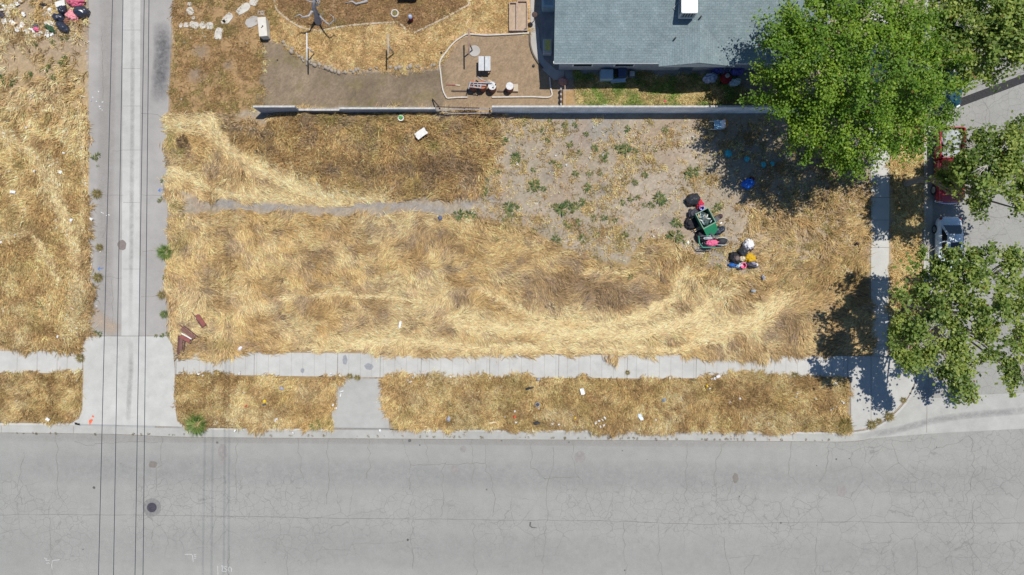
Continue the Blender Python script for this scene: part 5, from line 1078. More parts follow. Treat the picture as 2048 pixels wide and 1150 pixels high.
p = P(958, 170, .95); o = thing('pipe_frame', p, 'tangle of grey pipe frame lying across the rusty drums', 'frame'); PIP = mat('pipe_grey', (.40, .42, .44), .5, .2, 6)
for pts in ([(938, 168), (972, 171)], [(940, 174), (962, 176)], [(941, 163), (937, 178)], [(962, 168), (961, 177)], [(938, 165), (985, 166)], [(950, 158), (946, 170)], [(948, 170), (947, 175)], [(955, 169), (956, 175)]):
    MB().tube([P(a, b, .98 + .02 * i) for i, (a, b) in enumerate(pts)], .035, 7).build('bar', PIP if pts[0][0] != 950 else WDF, o)
tag(MB().tube([P(955, 153, .5), P(964, 160, .55), P(976, 164, .5), P(990, 163, .45)], [.05, .06, .05, .03], 7).build('branch', TIM, None, P(970, 160)), 'weathered branch leaning behind the drums', 'branch')
bag(980, 163, .3, .12, .12, -.4, CARD, 'tan card scrap behind the white lidded drums', 'card', 'card_scrap', 61, .3, .4)
for (a, b, r) in ((984, 168, .1), (988, 171, .08), (986, 175, .07), (991, 169, .07)): bag(a, b, r, r * .6, .06, a, WP if r > .075 else TRIM, 'small scrap on the lid of the littered white drum', 'scrap', 'scrap', int(a * 7), .3, .88, 'scraps on the drum lid')
struct(MB().prism(xy((1015, 168), (1036, 168), (1036, 183), (1014, 183)), -.03, .03).build('drum_slab', EDG))
for (x0, y0, x1, y1, l, m) in ((903, 182, 936, 182.5, 'long dark batten on the ground west of the drums', DTIM), (994, 183, 1036, 184, 'long dark batten on the ground between the drums', DTIM), (893, 169, 911, 170, 'reddish batten at the west side of the tan plot', mat('batten_red', (.28, .12, .09), .85)), (911, 170, 920, 171, 'tan batten continuing the reddish one', EDG)):
    tag(MB().ribbon(xy((x0, y0), (x1, y1)), .09, .05, .05).build('batten', m, None, P(x0, y0)), l, 'batten')
# side of house: air unit, crate
p = P(1090, 4, .9); o = thing('air_unit', Vector((p.x + .2, p.y, 0)), 'pale air conditioning box against the west house wall', 'air unit'); MB().box((p.x + .25, p.y + .2, .45), (.9, 1.2, .9), bev=.03).build('casing', mat('unit_pale', (.34, .46, .5), .6, .1, 4), o); MB().box((p.x + .25, p.y + .2, .905), (.6, .8, .02)).build('grille', mat('unit_grille', (.22, .32, .36), .7), o)
p = P(1095, 91, .75); o = thing('mesh_crate', Vector((p.x, p.y, 0)), 'upright crate topped with yellow mesh beside the west house wall', 'crate')
MB().box((p.x, p.y, .36), (.62, 1.02, .7), bev=.02).build('crate', mat('crate_grey', (.42, .45, .46), .7, .1, 5), o); MB().box((p.x + .02, p.y + .04, .725), (.42, .82, .025)).build('mesh', mat('mesh_yellow', (.52, .48, .13), .8, .45, 22), o)
# shade side of the house
for (a, b, w, d, h, an, m, l, nm) in ((1214, 148, .92, .68, .75, 0, mat('appliance_blue', (.30, .44, .54), .5, .08, 4), 'pale blue square-topped washer in the shade of the house', 'washing_machine'),):
    p = P(a, b, h); o = thing(nm, Vector((p.x, p.y, 0)), l, 'washer'); MB().box((p.x, p.y, h / 2), (w, d, h), rz=an, bev=.03).build('casing', m, o); MB().box((p.x, p.y, h + .015), (w * .97, d * .97, .03), bev=.01).build('lid', m, o)
sheet(1237, 161, 1.1, .3, R(4), mat('appliance_blue', (.30, .44, .54)), 'long pale blue panel lying below the washer', 'panel', 'panel', .45, .04, None, .01)
p = P(1232, 145); tag(MB().lathe(p, [(.18, .2), (.3, .2), (.33, .3), (.3, .4), (.2, .4)], 20).build('tyre', TYRE, None, p), 'old tyre between the washer and the dark box', 'tyre')
p = P(1245, 146, .5); o = thing('dark_box', Vector((p.x, p.y, 0)), 'navy box standing against the house east of the tyre', 'box'); MB().box((p.x, p.y, .3), (.6, .6, .6), bev=.03).build('box', mat('navy_box', (.05, .08, .16), .6, .2, 4), o); MB().box((p.x, p.y, .61), (.62, .62, .03)).build('lid', mat('navy_box', (.05, .08, .16)), o)
p = P(1264, 148, .3); o = thing('grill_crate', Vector((p.x, p.y, 0)), 'low dark crate near the porch', 'crate'); MB().box((p.x, p.y, .2), (.44, .44, .4), bev=.02).build('crate', mat('crate_dark', (.08, .11, .14), .7, .3, 9), o); MB().box((p.x, p.y, .41), (.36, .36, .02)).build('grate', PIP, o)
for (a, b, w, m, l) in ((1420, 156, .5, mat('pale_blue', (.38, .45, .62)), 'pale blue bundle of yard clutter near the porch post'), (1436, 139, .45, mat('violet_cloth', (.10, .10, .34), .8, .4, 8), 'violet clutter against the house wall by the tree'), (1451, 140, .45, mat('navy_box', (.05, .08, .16)), 'navy clutter against the house wall beside the violet one'), (1474, 140, .6, mat('violet_cloth', (.10, .10, .34)), 'violet bundle furthest east along the house wall'), (1470, 165, .4, mat('silver_blue', (.42, .56, .62)), 'silvery clutter below the tree crown beside the mower')):
    bag(a, b, w, w * .7, .4, .2, m, l, 'clutter', 'bundle', int(a) % 60, .35)
p = P(1450, 158); o = thing('lawn_mower', p, 'dark red lawn mower parked in the shade beside the big tree', 'mower')
MB().lathe(p, [(.40, .1), (.42, .2), (.36, .32), (.16, .36)], 20).build('deck', mat('mower_red', (.30, .012, .02), .45, .1, 4), o); MB().lathe(p + Vector((.05, .12, .34)), [(.16, 0), (.16, .16), (.1, .2)], 14).build('engine', mat('pale_sheet', (.36, .385, .40)), o)
for sx in (-1, 1):
    for sy in (-1, 1): MB().lathe(p + Vector((sx * .38, sy * .34, .11)), [(.11, -.03), (.11, .03)], 12, Matrix.Rotation(R(90), 4, 'Y')).build('wheel', TYRE, o)
MB().tube([p + Vector((-.2, .3, .3)), p + Vector((-.2, .9, .9)), p + Vector((.2, .9, .9)), p + Vector((.2, .3, .3))], .015, 6).build('handle', PIP, o)
bag(1330, 203, .1, .12, .1, 0, mat('pinkred', (.6, .08, .12), .7), 'small pinkish red toy on the green strip of lawn', 'toy', 'toy', 8, .3)
tag(MB().ribbon(xy((1204, 208.5), (1232, 213)), .06, .05, .05).build('batten', PALE, None, P(1204, 208)), 'pale batten on the lawn along the white wall', 'batten')
gp = P(1128, 185); o = thing('low_fence', gp, 'short row of dark fence boards between the tan plot and the lawn', 'fence')
for k in range(7): MB().box((P(1121 + (k % 2), 0).x, P(0, 182 + k * 5)[1], .25), (.1, .17, .55)).build('picket', DTIM if k % 2 else TIM, o)
MB().box((P(1129, 0).x, P(0, 190)[1], .5), (.05, 1.9, .06)).build('rail', WDF, o)
bag(1126, 162, .36, .34, .5, 0, mat('pink_brown', (.26, .15, .14), .8, .2, 5), 'pinkish brown sack at the shaded corner of the path', 'sack', 'sack', 9, .15)
# oddments beyond the big tree, top edge
p = P(1737, 2, 2.2); o = thing('shed', Vector((p.x, p.y + .6, 0)), 'dark blue shed roof glimpsed above the big tree', 'shed'); MB().box((p.x - .4, p.y + 2.2, 1.1), (3.2, 3.6, 2.2)).build('wall', STU, o); MB().box((p.x - .4, p.y + 2.2, 2.26), (3.5, 4.0, .1)).build('roof', mat('shed_roof', (.06, .10, .16), .8, .2, 3), o)
# the mud-coloured slab lying across the east verge

# ------------------------------------------------------------------ grass and weeds
BL = attr_mat('grass_blade', .85, .22, .12)
BROWN_SPOTS = [(925, 605, 26, 14, .9), (1120, 570, 84, 44, .9), (1210, 592, 104, 34, .95), (1290, 600, 60, 26, .9), (1370, 610, 40, 16, .8), (1060, 590, 40, 18, .6), (1570, 650, 36, 60, .8), (862, 478, 56, 26, .7), (730, 580, 34, 14, .7), (745, 645, 50, 18, .5), (600, 530, 60, 16, .45), (640, 505, 40, 12, .7), (395, 560, 40, 40, .4), (420, 690, 60, 20, .55), (1060, 545, 30, 30, .5), (1300, 610, 40, 12, .6), (862, 345, 30, 26, .9), (770, 350, 60, 26, .5), (720, 330, 40, 20, .6), (367, 283, 16, 12, 1), (910, 330, 30, 20, .6), (1150, 515, 26, 20, .6), (900, 500, 40, 14, .7), (1380, 690, 60, 14, .5), (1270, 550, 24, 10, .6), (1440, 640, 22, 14, .4), (1500, 620, 30, 20, .35), (60, 830, 40, 16, .7), (110, 770, 40, 22, .4), (1490, 790, 50, 40, .6), (820, 780, 40, 30, .5), (940, 790, 40, 26, .4), (1650, 820, 50, 40, .35), (620, 800, 40, 34, .4), (430, 760, 40, 16, .4), (90, 210, 26, 18, .5), (90, 285, 26, 12, .6), (60, 460, 50, 30, .5), (65, 665, 22, 20, .6), (165, 480, 10, 60, .6), (420, 410, 50, 10, .4)]
OLIVE_SPOTS = [(430, 250, 26, 16, .7), (345, 265, 14, 40, .8), (345, 410, 20, 12, .8), (360, 480, 20, 30, .5), (380, 330, 14, 10, .6), (760, 265, 16, 10, .7), (860, 290, 20, 14, .8), (360, 430, 10, 30, .6), (350, 300, 10, 12, .8), (130, 578, 10, 8, .7), (120, 645, 20, 10, .5), (1680, 850, 26, 18, .6), (1620, 850, 40, 12, .35), (440, 680, 40, 14, .4), (1180, 770, 80, 10, .35), (1000, 770, 60, 12, .35), (660, 848, 20, 10, .6), (345, 130, 8, 90, .8), (450, 10, 60, 16, .6), (420, 40, 30, 14, .5), (1165, 190, 60, 12, .4), (985, 245, 30, 10, .5), (700, 240, 150, 8, .5)]
def spots(x, y, L):
    m = np.zeros(x.shape)
    for (a, b, rx, ry, t) in L: m = np.maximum(m, t * sstep(1.15, .35, np.hypot((x - a) / rx, (y - b) / ry)))
    return m
def grass(name, label, keys, n_tuft, per, seed, params, bbox=None):
    """keys: dict zone -> density"""
    g = np.random.default_rng(seed)
    allp = np.concatenate([np.array(EDGE[k], float) for k in keys]); lo = np.maximum(allp.min(0) - 8, [-120, -80]); hi = np.minimum(allp.max(0) + 8, [2140, 1200])
    x = g.uniform(lo[0], hi[0], n_tuft); y = g.uniform(lo[1], hi[1], n_tuft)
    xw, yw = warp(x, y, params.get('warp', 5), 13, 61); xw2, yw2 = warp(x, y, 3, 5, 62); xw += xw2 - x; yw += yw2 - y
    sc_ = params.get('scallop', 9); xw = xw + sc_ * 2 * (vnoise(x, y, 34, 63) - .5); yw = yw + sc_ * 2 * (vnoise(x, y, 30, 64) - .5)
    den = np.zeros(n_tuft)
    for k, d in keys.items():
        dd = d(x, y) if callable(d) else d
        den = np.maximum(den, dd * (sdf(xw, yw, EDGE[k]) > -params.get('over', 0)))
    den = den * params.get('mask', lambda x, y: 1.0)(x, y) * (.45 + .55 * sstep(.30, .52, fbm(x, y, 8, seed + 21, 3)))
    keep = g.random(n_tuft) < den; x = x[keep]; y = y[keep]; n = len(x)
    # direction (angle in survey axes, y down) and track flattening
    th = params['dir'](x, y) + (fbm(x, y, params.get('dscale', 55), seed + 3, 3) - .5) * params.get('dvar', 5.0)
    tr = np.zeros(n)
    for pts, w in (TRACKS if params.get('tracks') else []):
        d, tx, ty = dist_line(*warp(x, y, 5, 20, 71), pts); s = sstep(w, w * .35, d)
        ta = np.arctan2(ty, tx); k = s > tr
        dif = (ta - th + PI) % (2 * PI) - PI; th = np.where(k, th + dif * np.minimum(1, s * 1.3), th); tr = np.maximum(tr, s)
    # colours per tuft
    c0 = params['col'](x, y, tr, th, g)
    upz = sstep(-12, 12, sdf(*warp(x, y, 22, 26, 95), EDGE['upper'])) if params.get('tracks') else np.zeros(n)
    rough = .35 + .65 * upz if params.get('matted') else np.ones(n)
    th = th + g.normal(size=n) * params.get('tj', .5) * rough; c0 = c0 * np.exp(g.normal(size=n) * .20 * rough)[:, None]
    # blades
    idx = np.repeat(np.arange(n), per); m = len(idx)
    ang = th[idx] + g.normal(size=m) * params.get('bj', .45) * (.45 + .55 * rough[idx])
    ln = params['len'] * (.55 + .9 * g.random(m)) * (1 - .12 * tr[idx])
    hmul = (1 + 1.3 * upz[idx]) * (1 - .62 * tr[idx]) * (.55 + .9 * fbm(x, y, 24, seed + 9, 3))[idx]
    tip = params['h'] * (.25 + .9 * g.random(m)) * hmul
    sp = params['spread']; al = g.normal(size=m) * sp * 1.5; ac = g.normal(size=m) * sp * .7
    dx, dy = np.cos(ang), -np.sin(ang)
    tdx, tdy = np.cos(th[idx]), -np.sin(th[idx])
    bx = (x[idx] - 1024) / K + tdx * al - tdy * ac; by_ = (575 - y[idx]) / K + tdy * al + tdx * ac
    w = params['w'] * (.6 + .8 * g.random(m)); zb = -.02 + .3 * tip * g.random(m)
    nx_, ny_ = -dy, dx
    V = np.empty((m, 6, 3)); mx_, my_ = bx + dx * ln * .5, by_ + dy * ln * .5; mz = zb + (tip - zb) * .85 + .0; ex, ey = bx + dx * ln, by_ + dy * ln; ez = zb + (tip - zb) * (.75 + .5 * g.random(m))
    for k, (px, py, pz, ww) in enumerate(((bx, by_, zb, 1.0), (mx_, my_, mz, .85), (ex, ey, ez, .25))):
        r = (w * ww * .5); tilt = g.normal(size=m) * .35 * r
        V[:, 2 * k] = np.stack([px + nx_ * r, py + ny_ * r, pz + tilt], 1); V[:, 2 * k + 1] = np.stack([px - nx_ * r, py - ny_ * r, pz - tilt], 1)
    base = np.arange(m)[:, None] * 6
    F = np.concatenate([base + np.array([0, 1, 3, 2]), base + np.array([2, 3, 5, 4])], 0)
    cb = c0[idx] * np.exp(g.normal(size=m) * params.get('bv', .30) * (.6 + .4 * rough[idx]))[:, None]
    dk = g.random(m) < params.get('darkfrac', .12); cb[dk] = cb[dk] * .55
    ob = np_mesh(name, V.reshape(-1, 3), F, BL, np.repeat(cb, 6, 0).clip(0.01, .85), 4)
    tag(ob, label, 'grass', None, 'stuff'); return ob
def col_lot(x, y, tr, th, g):
    n = len(x); a0 = .12
    u = x * math.cos(a0) + y * math.sin(a0); v = -x * math.sin(a0) + y * math.cos(a0)
    n1 = fbm(u / 2.0, v, 26, 101, 4); n2 = fbm(u / 2.4, v, 60, 102, 4); n3 = fbm(u / 1.5, v, 17, 103, 4)
    c = mixc(C['gold'], C['straw'], sstep(.32, .60, n1))
    c = mixc(c, C['pale'], sstep(.38, .64, n2 * .6 + n3 * .4 + .10 * sstep(520, 640, y) * sstep(480, 700, x)) * .9)
    up = sstep(-14, 14, sdf(*warp(x, y, 22, 26, 95), EDGE['upper'])) * (1 - tr)
    cu = mixc(C['gold'] * 1.12, C['brown'] * 1.85, sstep(.36, .62, n3)); cu = mixc(cu, C['brown'] * 1.25, sstep(.5, .66, fbm(x, y, 36, 109, 4)) * .8); cu = mixc(cu, C['olive'] * 1.05, sstep(.52, .70, fbm(x, y, 34, 105, 4)) * .55); cu = mixc(cu, C['dark'] * 1.3, sstep(.60, .74, fbm(x, y, 20, 106, 4)) * .7); cu = mixc(cu, C['straw'], sstep(.58, .72, n3) * .6)
    c = c * (1 - up[:, None]) + cu * up[:, None]
    el = sstep(1500, 1600, x); ce = mixc(C['gold'] * .95, C['brown'] * 1.35, sstep(.40, .60, fbm(x, y, 18, 109, 4))); ce = mixc(ce, C['olive'], sstep(.5, .66, fbm(x, y, 15, 110, 4)) * .6); ce = mixc(ce, C['straw'], sstep(.55, .68, n3) * .7); c = mixc(c, ce, el * (.85 - .35 * sstep(560, 640, y)))
    c = mixc(c, C['brown'] * 1.2, sstep(.53, .69, fbm(u / 1.6, v, 24, 107, 4)) * (1 - tr) * .72)
    sp = spots(*warp(x, y, 16, 22, 81), BROWN_SPOTS) * (1 - .8 * tr); c = mixc(c, mixc(C['brown'], C['mauve'] * .85, g.random(n)), sp * .85)
    c = mixc(c, mixc(C['olive'], C['green'] * 1.4, g.random(n) * .5), spots(*warp(x, y, 14, 20, 82), OLIVE_SPOTS) * .85)
    c = mixc(c, mixc(C['mauve'] * 1.25, C['dirt'] * 1.1, g.random(n)), sstep(.56, .70, fbm(x, y, 15, 108, 3)) * (1 - tr) * .6)
    sk = g.random(n) < .03; c[sk] = c[sk] * .45
    c = mixc(c, C['pale'] * 1.04, tr * .92 * (.6 + .4 * sstep(.3, .55, n3)))
    # edges along paving are browner, less trodden
    de = dist_line(x, y, [(350, 709), (530, 707), (770, 712), (1742, 711)])[0]; c = mixc(c, C['gold'] * .85, sstep(16, 3, de) * .6 * g.random(n))
    return c * (.80 + .40 * g.random(n))[:, None]
def dens_dirt(x, y):
    return sstep(.54, .66, fbm(x, y, 26, 121, 4)) * .8 + sstep(.62, .7, fbm(x, y, 9, 122, 3)) * .3
EDGE['dirt'] = [(960, 240), (1520, 240), (1742, 330), (1742, 580), (1500, 580), (1250, 560), (1060, 510), (930, 450), (960, 395)]
holes = [(940, 430, 26, 12), (995, 250, 20, 10), (1110, 470, 40, 16), (1240, 520, 40, 16), (1350, 445, 26, 20), (1620, 470, 40, 16), (1520, 480, 30, 16), (1590, 560, 18, 30), (370, 390, 26, 14), (440, 405, 30, 7), (520, 250, 16, 12), (1250, 555, 26, 8), (1300, 430, 40, 30), (548, 268, 8, 6), (455, 420, 20, 6)]
def lotmask(x, y):
    xw, yw = warp(x, y, 9, 22, 91); m = np.ones(x.shape)
    path = dist_line(*warp(x, y, 6, 26, 41), [(365, 392), (420, 402), (520, 412), (640, 418), (740, 411), (815, 410), (880, 425), (960, 405), (990, 395)])[0]
    m *= 1 - .9 * sstep(8, 3, path) * sstep(.46, .56, fbm(x, y, 40, 42, 3))
    for (a, b, rx, ry) in holes: m *= 1 - .85 * sstep(1.1, .7, np.hypot((xw - a) / rx, (yw - b) / ry))
    for (a, b, r) in ((396, 638, 16), (372, 672, 16), (361, 690, 11), (842, 267, 14), (803, 238, 6)): m *= 1 - .85 * sstep(1.1, .6, np.hypot(x - a, y - b) / r)
    return m * (1 - .6 * sstep(.62, .74, fbm(x, y, 16, 123, 3)))
base_dir = lambda x, y: .25 + .5 * np.sin(x / 170.) + np.where(y < 400, .35, 0)
grass('dry_grass', 'matted dry straw-coloured grass swept in bands across the vacant lot', {'lower': lambda x, y: .12 + .88 * sstep(10, 60, dist_line(*warp(x, y, 22, 34, 97), [(985, 425), (1060, 440), (1130, 475), (1185, 505), (1250, 512), (1290, 475), (1340, 475), (1380, 515), (1440, 560), (1500, 570), (1560, 560), (1650, 545), (1742, 535)])[0]), 'upper': lambda x, y: 1 - .75 * sstep(915, 1010, x + 110 * (fbm(x, y, 30, 128, 3) - .5)), 'track': .75, 'eastlot': lambda x, y: sstep(.44, .60, fbm(x, y, 16, 124, 4)) * .5 * (1 - .7 * sstep(.48, .62, fbm(x, y, 40, 126, 3)))}, 62000, 13, 5,
      dict(dir=base_dir, tracks=True, matted=True, col=col_lot, len=.40, h=.20, w=.032, spread=.12, mask=lotmask, over=-1, dvar=5.2, warp=6))
def col_dirt(x, y, tr, th, g):
    n = len(x); c = mixc(C['gold'], C['straw'], g.random(n)); c = mixc(c, C['olive'] * .9, sstep(.5, .62, fbm(x, y, 14, 111, 3)) * .8); c = mixc(c, C['brown'], sstep(.55, .68, fbm(x, y, 30, 112, 3)) * .7)
    return c * (.75 + .5 * g.random(n))[:, None]
grass('sparse_grass', 'sparse dry tufts and leaf litter scattered over the bare dirt of the lot', {'dirt': lambda x, y: .05 + .22 * sstep(1480, 1580, x) + dens_dirt(x, y) * .6 + .35 * sstep(425, 500, y + .2 * (1200 - x)) * sstep(.42, .58, fbm(x, y, 20, 127, 3)), 'eastlot': .4}, 38000, 7, 6,
      dict(dir=lambda x, y: x * 0, col=col_dirt, len=.15, h=.12, w=.028, spread=.09, dvar=14., dscale=16, warp=6, mask=lotmask, bj=1.6, tj=2.0, bv=.35))
def col_park(x, y, tr, th, g):
    n = len(x); n1 = fbm(x / 1.4, y, 22, 131, 4); n2 = fbm(x / 1.3, y, 40, 132, 4)
    c = mixc(C['gold'] * .92, C['straw'] * .95, sstep(.40, .62, n1)); c = mixc(c, C['pale'] * .92, sstep(.54, .70, n2 + .05 * sstep(800, 850, y)) * .7); c = mixc(c, C['brown'] * 1.05, sstep(.46, .64, fbm(x, y, 18, 133, 4)) * .75)
    c = mixc(c, C['olive'], sstep(.58, .72, fbm(x, y, 30, 134, 4)) * .35); c = mixc(c, C['brown'] * .85, spots(*warp(x, y, 14, 20, 81), BROWN_SPOTS) * .8); c = mixc(c, C['olive'], spots(*warp(x, y, 10, 20, 82), OLIVE_SPOTS) * .8)
    return c * (.78 + .44 * g.random(n))[:, None]
grass('parkway_grass', 'brown gold dry grass filling the strips between pavement and street', {'park1': 1., 'park2': 1., 'leftpark': 1.}, 36000, 12, 7, dict(dir=lambda x, y: 1.0 + .6 * np.sin(x / 90.), col=col_park, len=.22, h=.24, w=.025, spread=.085, over=-4, scallop=7, dvar=6.5, dscale=34, warp=6))
def col_left(x, y, tr, th, g):
    n = len(x); n1 = fbm(x, y / 1.6, 26, 141, 4); n2 = fbm(x, y / 1.8, 50, 142, 4)
    c = mixc(C['gold'], C['straw'] * 1.02, sstep(.34, .58, n1)); c = mixc(c, C['pale'] * .98, sstep(.48, .66, n2 + .06 * sstep(420, 250, y)) * .85); c = mixc(c, C['brown'] * 1.2, sstep(.50, .66, fbm(x, y, 20, 143, 4) + .04 * sstep(450, 600, y)) * .75)
    c = mixc(c, C['olive'], sstep(.58, .7, fbm(x, y, 24, 144, 4)) * .55); c = mixc(c, C['brown'], spots(*warp(x, y, 14, 20, 81), BROWN_SPOTS) * .8); c = mixc(c, C['pale'], tr * .7)
    ed = sstep(22, 5, np.abs(sdf(x, y, EDGE['left']))); c = mixc(c, C['brown'] * 1.1, ed * sstep(330, 420, y) * .6)
    return c * (.80 + .40 * g.random(n))[:, None]
grass('west_lot_grass', 'dry straw grass thinning to bare dirt in the lot west of the alley', {'left': lambda x, y: .10 + .25 * sstep(.42, .6, fbm(x, y, 26, 151, 4)) + .65 * sstep(170, 420, y + 220 * (fbm(x, y, 50, 152, 4) - .5))}, 21000, 13, 9,
      dict(dir=lambda x, y: 1.2 + .5 * np.sin(y / 120.), tracks=True, col=col_left, len=.34, h=.22, w=.032, spread=.11, over=-2, dvar=5.0, warp=7, mask=lambda x, y: 1 - .8 * np.maximum(sstep(1.1, .5, np.hypot((x - 85) / 26, (y - 605) / 40)), np.maximum(sstep(1, .6, np.hypot((x - 30) / 60, (y - 130) / 22)), sstep(1, .6, np.hypot((x - 120) / 50, (y - 95) / 24))))))
def col_yard(x, y, tr, th, g):
    n = len(x); west = inpoly(x, y, EDGE['yardwest']); bed = inpoly(x, y, EDGE['bed'])
    c = mixc(C['gold'] * .95, C['straw'] * .95, sstep(.4, .62, fbm(x, y, 20, 161, 4))); c = mixc(c, C['brown'], sstep(.5, .68, fbm(x, y, 14, 162, 4)) * .6)
    cw = mixc(C['brown'] * 1.05, C['gold'] * .7, sstep(.5, .7, fbm(x, y, 22, 163, 4))); cw = mixc(cw, C['olive'] * .9, sstep(.5, .64, fbm(x, y, 26, 164, 4)) * .7)
    cb = mixc(C['rust'], C['brown'] * 1.1, sstep(.4, .6, fbm(x, y, 18, 165, 4))); cb = mixc(cb, C['olive'] * .8, sstep(.56, .7, fbm(x, y, 24, 166, 4)) * .5)
    c = np.where(west[:, None], cw, c); c = np.where(bed[:, None], cb, c); c = mixc(c, C['olive'], spots(*warp(x, y, 10, 20, 82), OLIVE_SPOTS) * .7)
    return c * (.8 + .4 * g.random(n))[:, None]
def yardmask(x, y):
    m = 1 - .9 * np.maximum.reduce([sstep(1.1, .5, np.hypot((x - a) / rx, (y - b) / ry)) for a, b, rx, ry in ((505, 44, 20, 16), (437, 68, 10, 14), (390, 51, 34, 10), (456, 36, 18, 10), (490, 16, 20, 10), (380, 18, 9, 14), (526, 55, 10, 22), (1036, 34, 22, 34), (400, 100, 26, 16), (390, 155, 20, 20), (455, 130, 16, 16))])
    return m
grass('yard_grass', 'short worn dry grass in the back yard and beside the alley', {'yardwest': lambda x, y: .12 + .5 * sstep(.4, .6, fbm(x, y, 18, 171, 4)), 'yardmid': .75, 'bed': .5}, 32000, 9, 11,
      dict(dir=lambda x, y: x * 0 + .8, col=col_yard, len=.16, h=.08, w=.022, spread=.09, dvar=9., dscale=14, warp=4, mask=yardmask, bj=.6, tj=.8))
def col_lawn(x, y, tr, th, g):
    n = len(x); c = mixc(C['olive'] * np.array([1.1, 1.1, 1.2]), C['green'] * np.array([1.6, 1.5, 1.6]), sstep(.4, .62, fbm(x, y, 16, 181, 4))); c = mixc(c, C['straw'] * .9, sstep(.50, .66, fbm(x, y, 14, 182, 4)) * .8)
    return c * (.75 + .5 * g.random(n))[:, None]
grass('lawn_strip', 'patchy green and straw lawn between the house and the white wall', {'lawn': .85}, 6500, 9, 13, dict(dir=lambda x, y: x * 0 + .8, col=col_lawn, len=.18, h=.10, w=.024, spread=.09, dvar=9., dscale=14, warp=3, bj=.6, tj=.8))
def col_verge(x, y, tr, th, g):
    n = len(x); c = mixc(C['gold'], C['straw'], sstep(.4, .6, fbm(x, y, 18, 191, 4))); c = mixc(c, C['olive'], sstep(.55, .7, fbm(x, y, 18, 192, 4)) * .5)
    return c * (.8 + .4 * g.random(n))[:, None]
grass('verge_grass', 'dry golden grass on the verge under the street trees', {'parkeast': .8}, 7000, 10, 15, dict(dir=lambda x, y: x * 0 + 1.2, col=col_verge, len=.28, h=.14, w=.026, spread=.10, dvar=7., dscale=24, warp=4))

# individual weeds
WD = attr_mat('weed_leaf', .6, .3, .3)
def plant_mesh(seed, n, ln, w, up, pal, curve_=.25):
    g = np.random.default_rng(seed); V = []; Fc = []; Cc = []
    for k in range(n):
        a = g.uniform(0, 2 * PI); l = ln * g.uniform(.5, 1.1); ww = w * g.uniform(.7, 1.2); el = g.uniform(.1, up); r0 = g.uniform(0, ln * .35)
        d = np.array([math.cos(a), math.sin(a), 0]); p = np.array([-d[1], d[0], 0]); b = d * r0 + np.array([0, 0, g.uniform(0, .12)])
        m = b + d * l * .5 + np.array([0, 0, el * l * .6]); e = b + d * l + np.array([0, 0, el * l * .6 - curve_ * l * .3]); i = len(V)
        V += [b, m + p * ww, e, m - p * ww]; Fc.append([i, i + 1, i + 2, i + 3]); c = np.array(pal[g.integers(len(pal))]) * g.uniform(.7, 1.3); Cc += [c] * 4
    return np.array(V), np.array(Fc), np.array(Cc)
WPAL = [(.07, .125, .035), (.11, .165, .045), (.17, .20, .06), (.27, .24, .09)]
protos = []
for s_ in range(5):
    V, Fc, Cc = plant_mesh(s_ + 200, 16 + 5 * s_, .32, .04, .7, WPAL); protos.append((V, Fc, Cc))
def weed_things(pts, label, group, name='weed', cat='weed', protos_=None, zs=1.0):
    src = {}
    for k, (a, b, *r) in enumerate(pts):
        kk = k % len(protos_); s_ = (r[0] if r else 1.0) * lr.uniform(.55, .92); p = P(a, b); p.z = -.02
        if kk not in src:
            o = np_mesh(name, protos_[kk][0], protos_[kk][1], WD, protos_[kk][2]); src[kk] = o; tag(o, label, cat, group)
        else: o = src[kk].copy(); COL.objects.link(o)
        o.location = p; o.scale = (s_, s_, s_ * zs); o.rotation_euler = (0, 0, lr.uniform(0, 6))
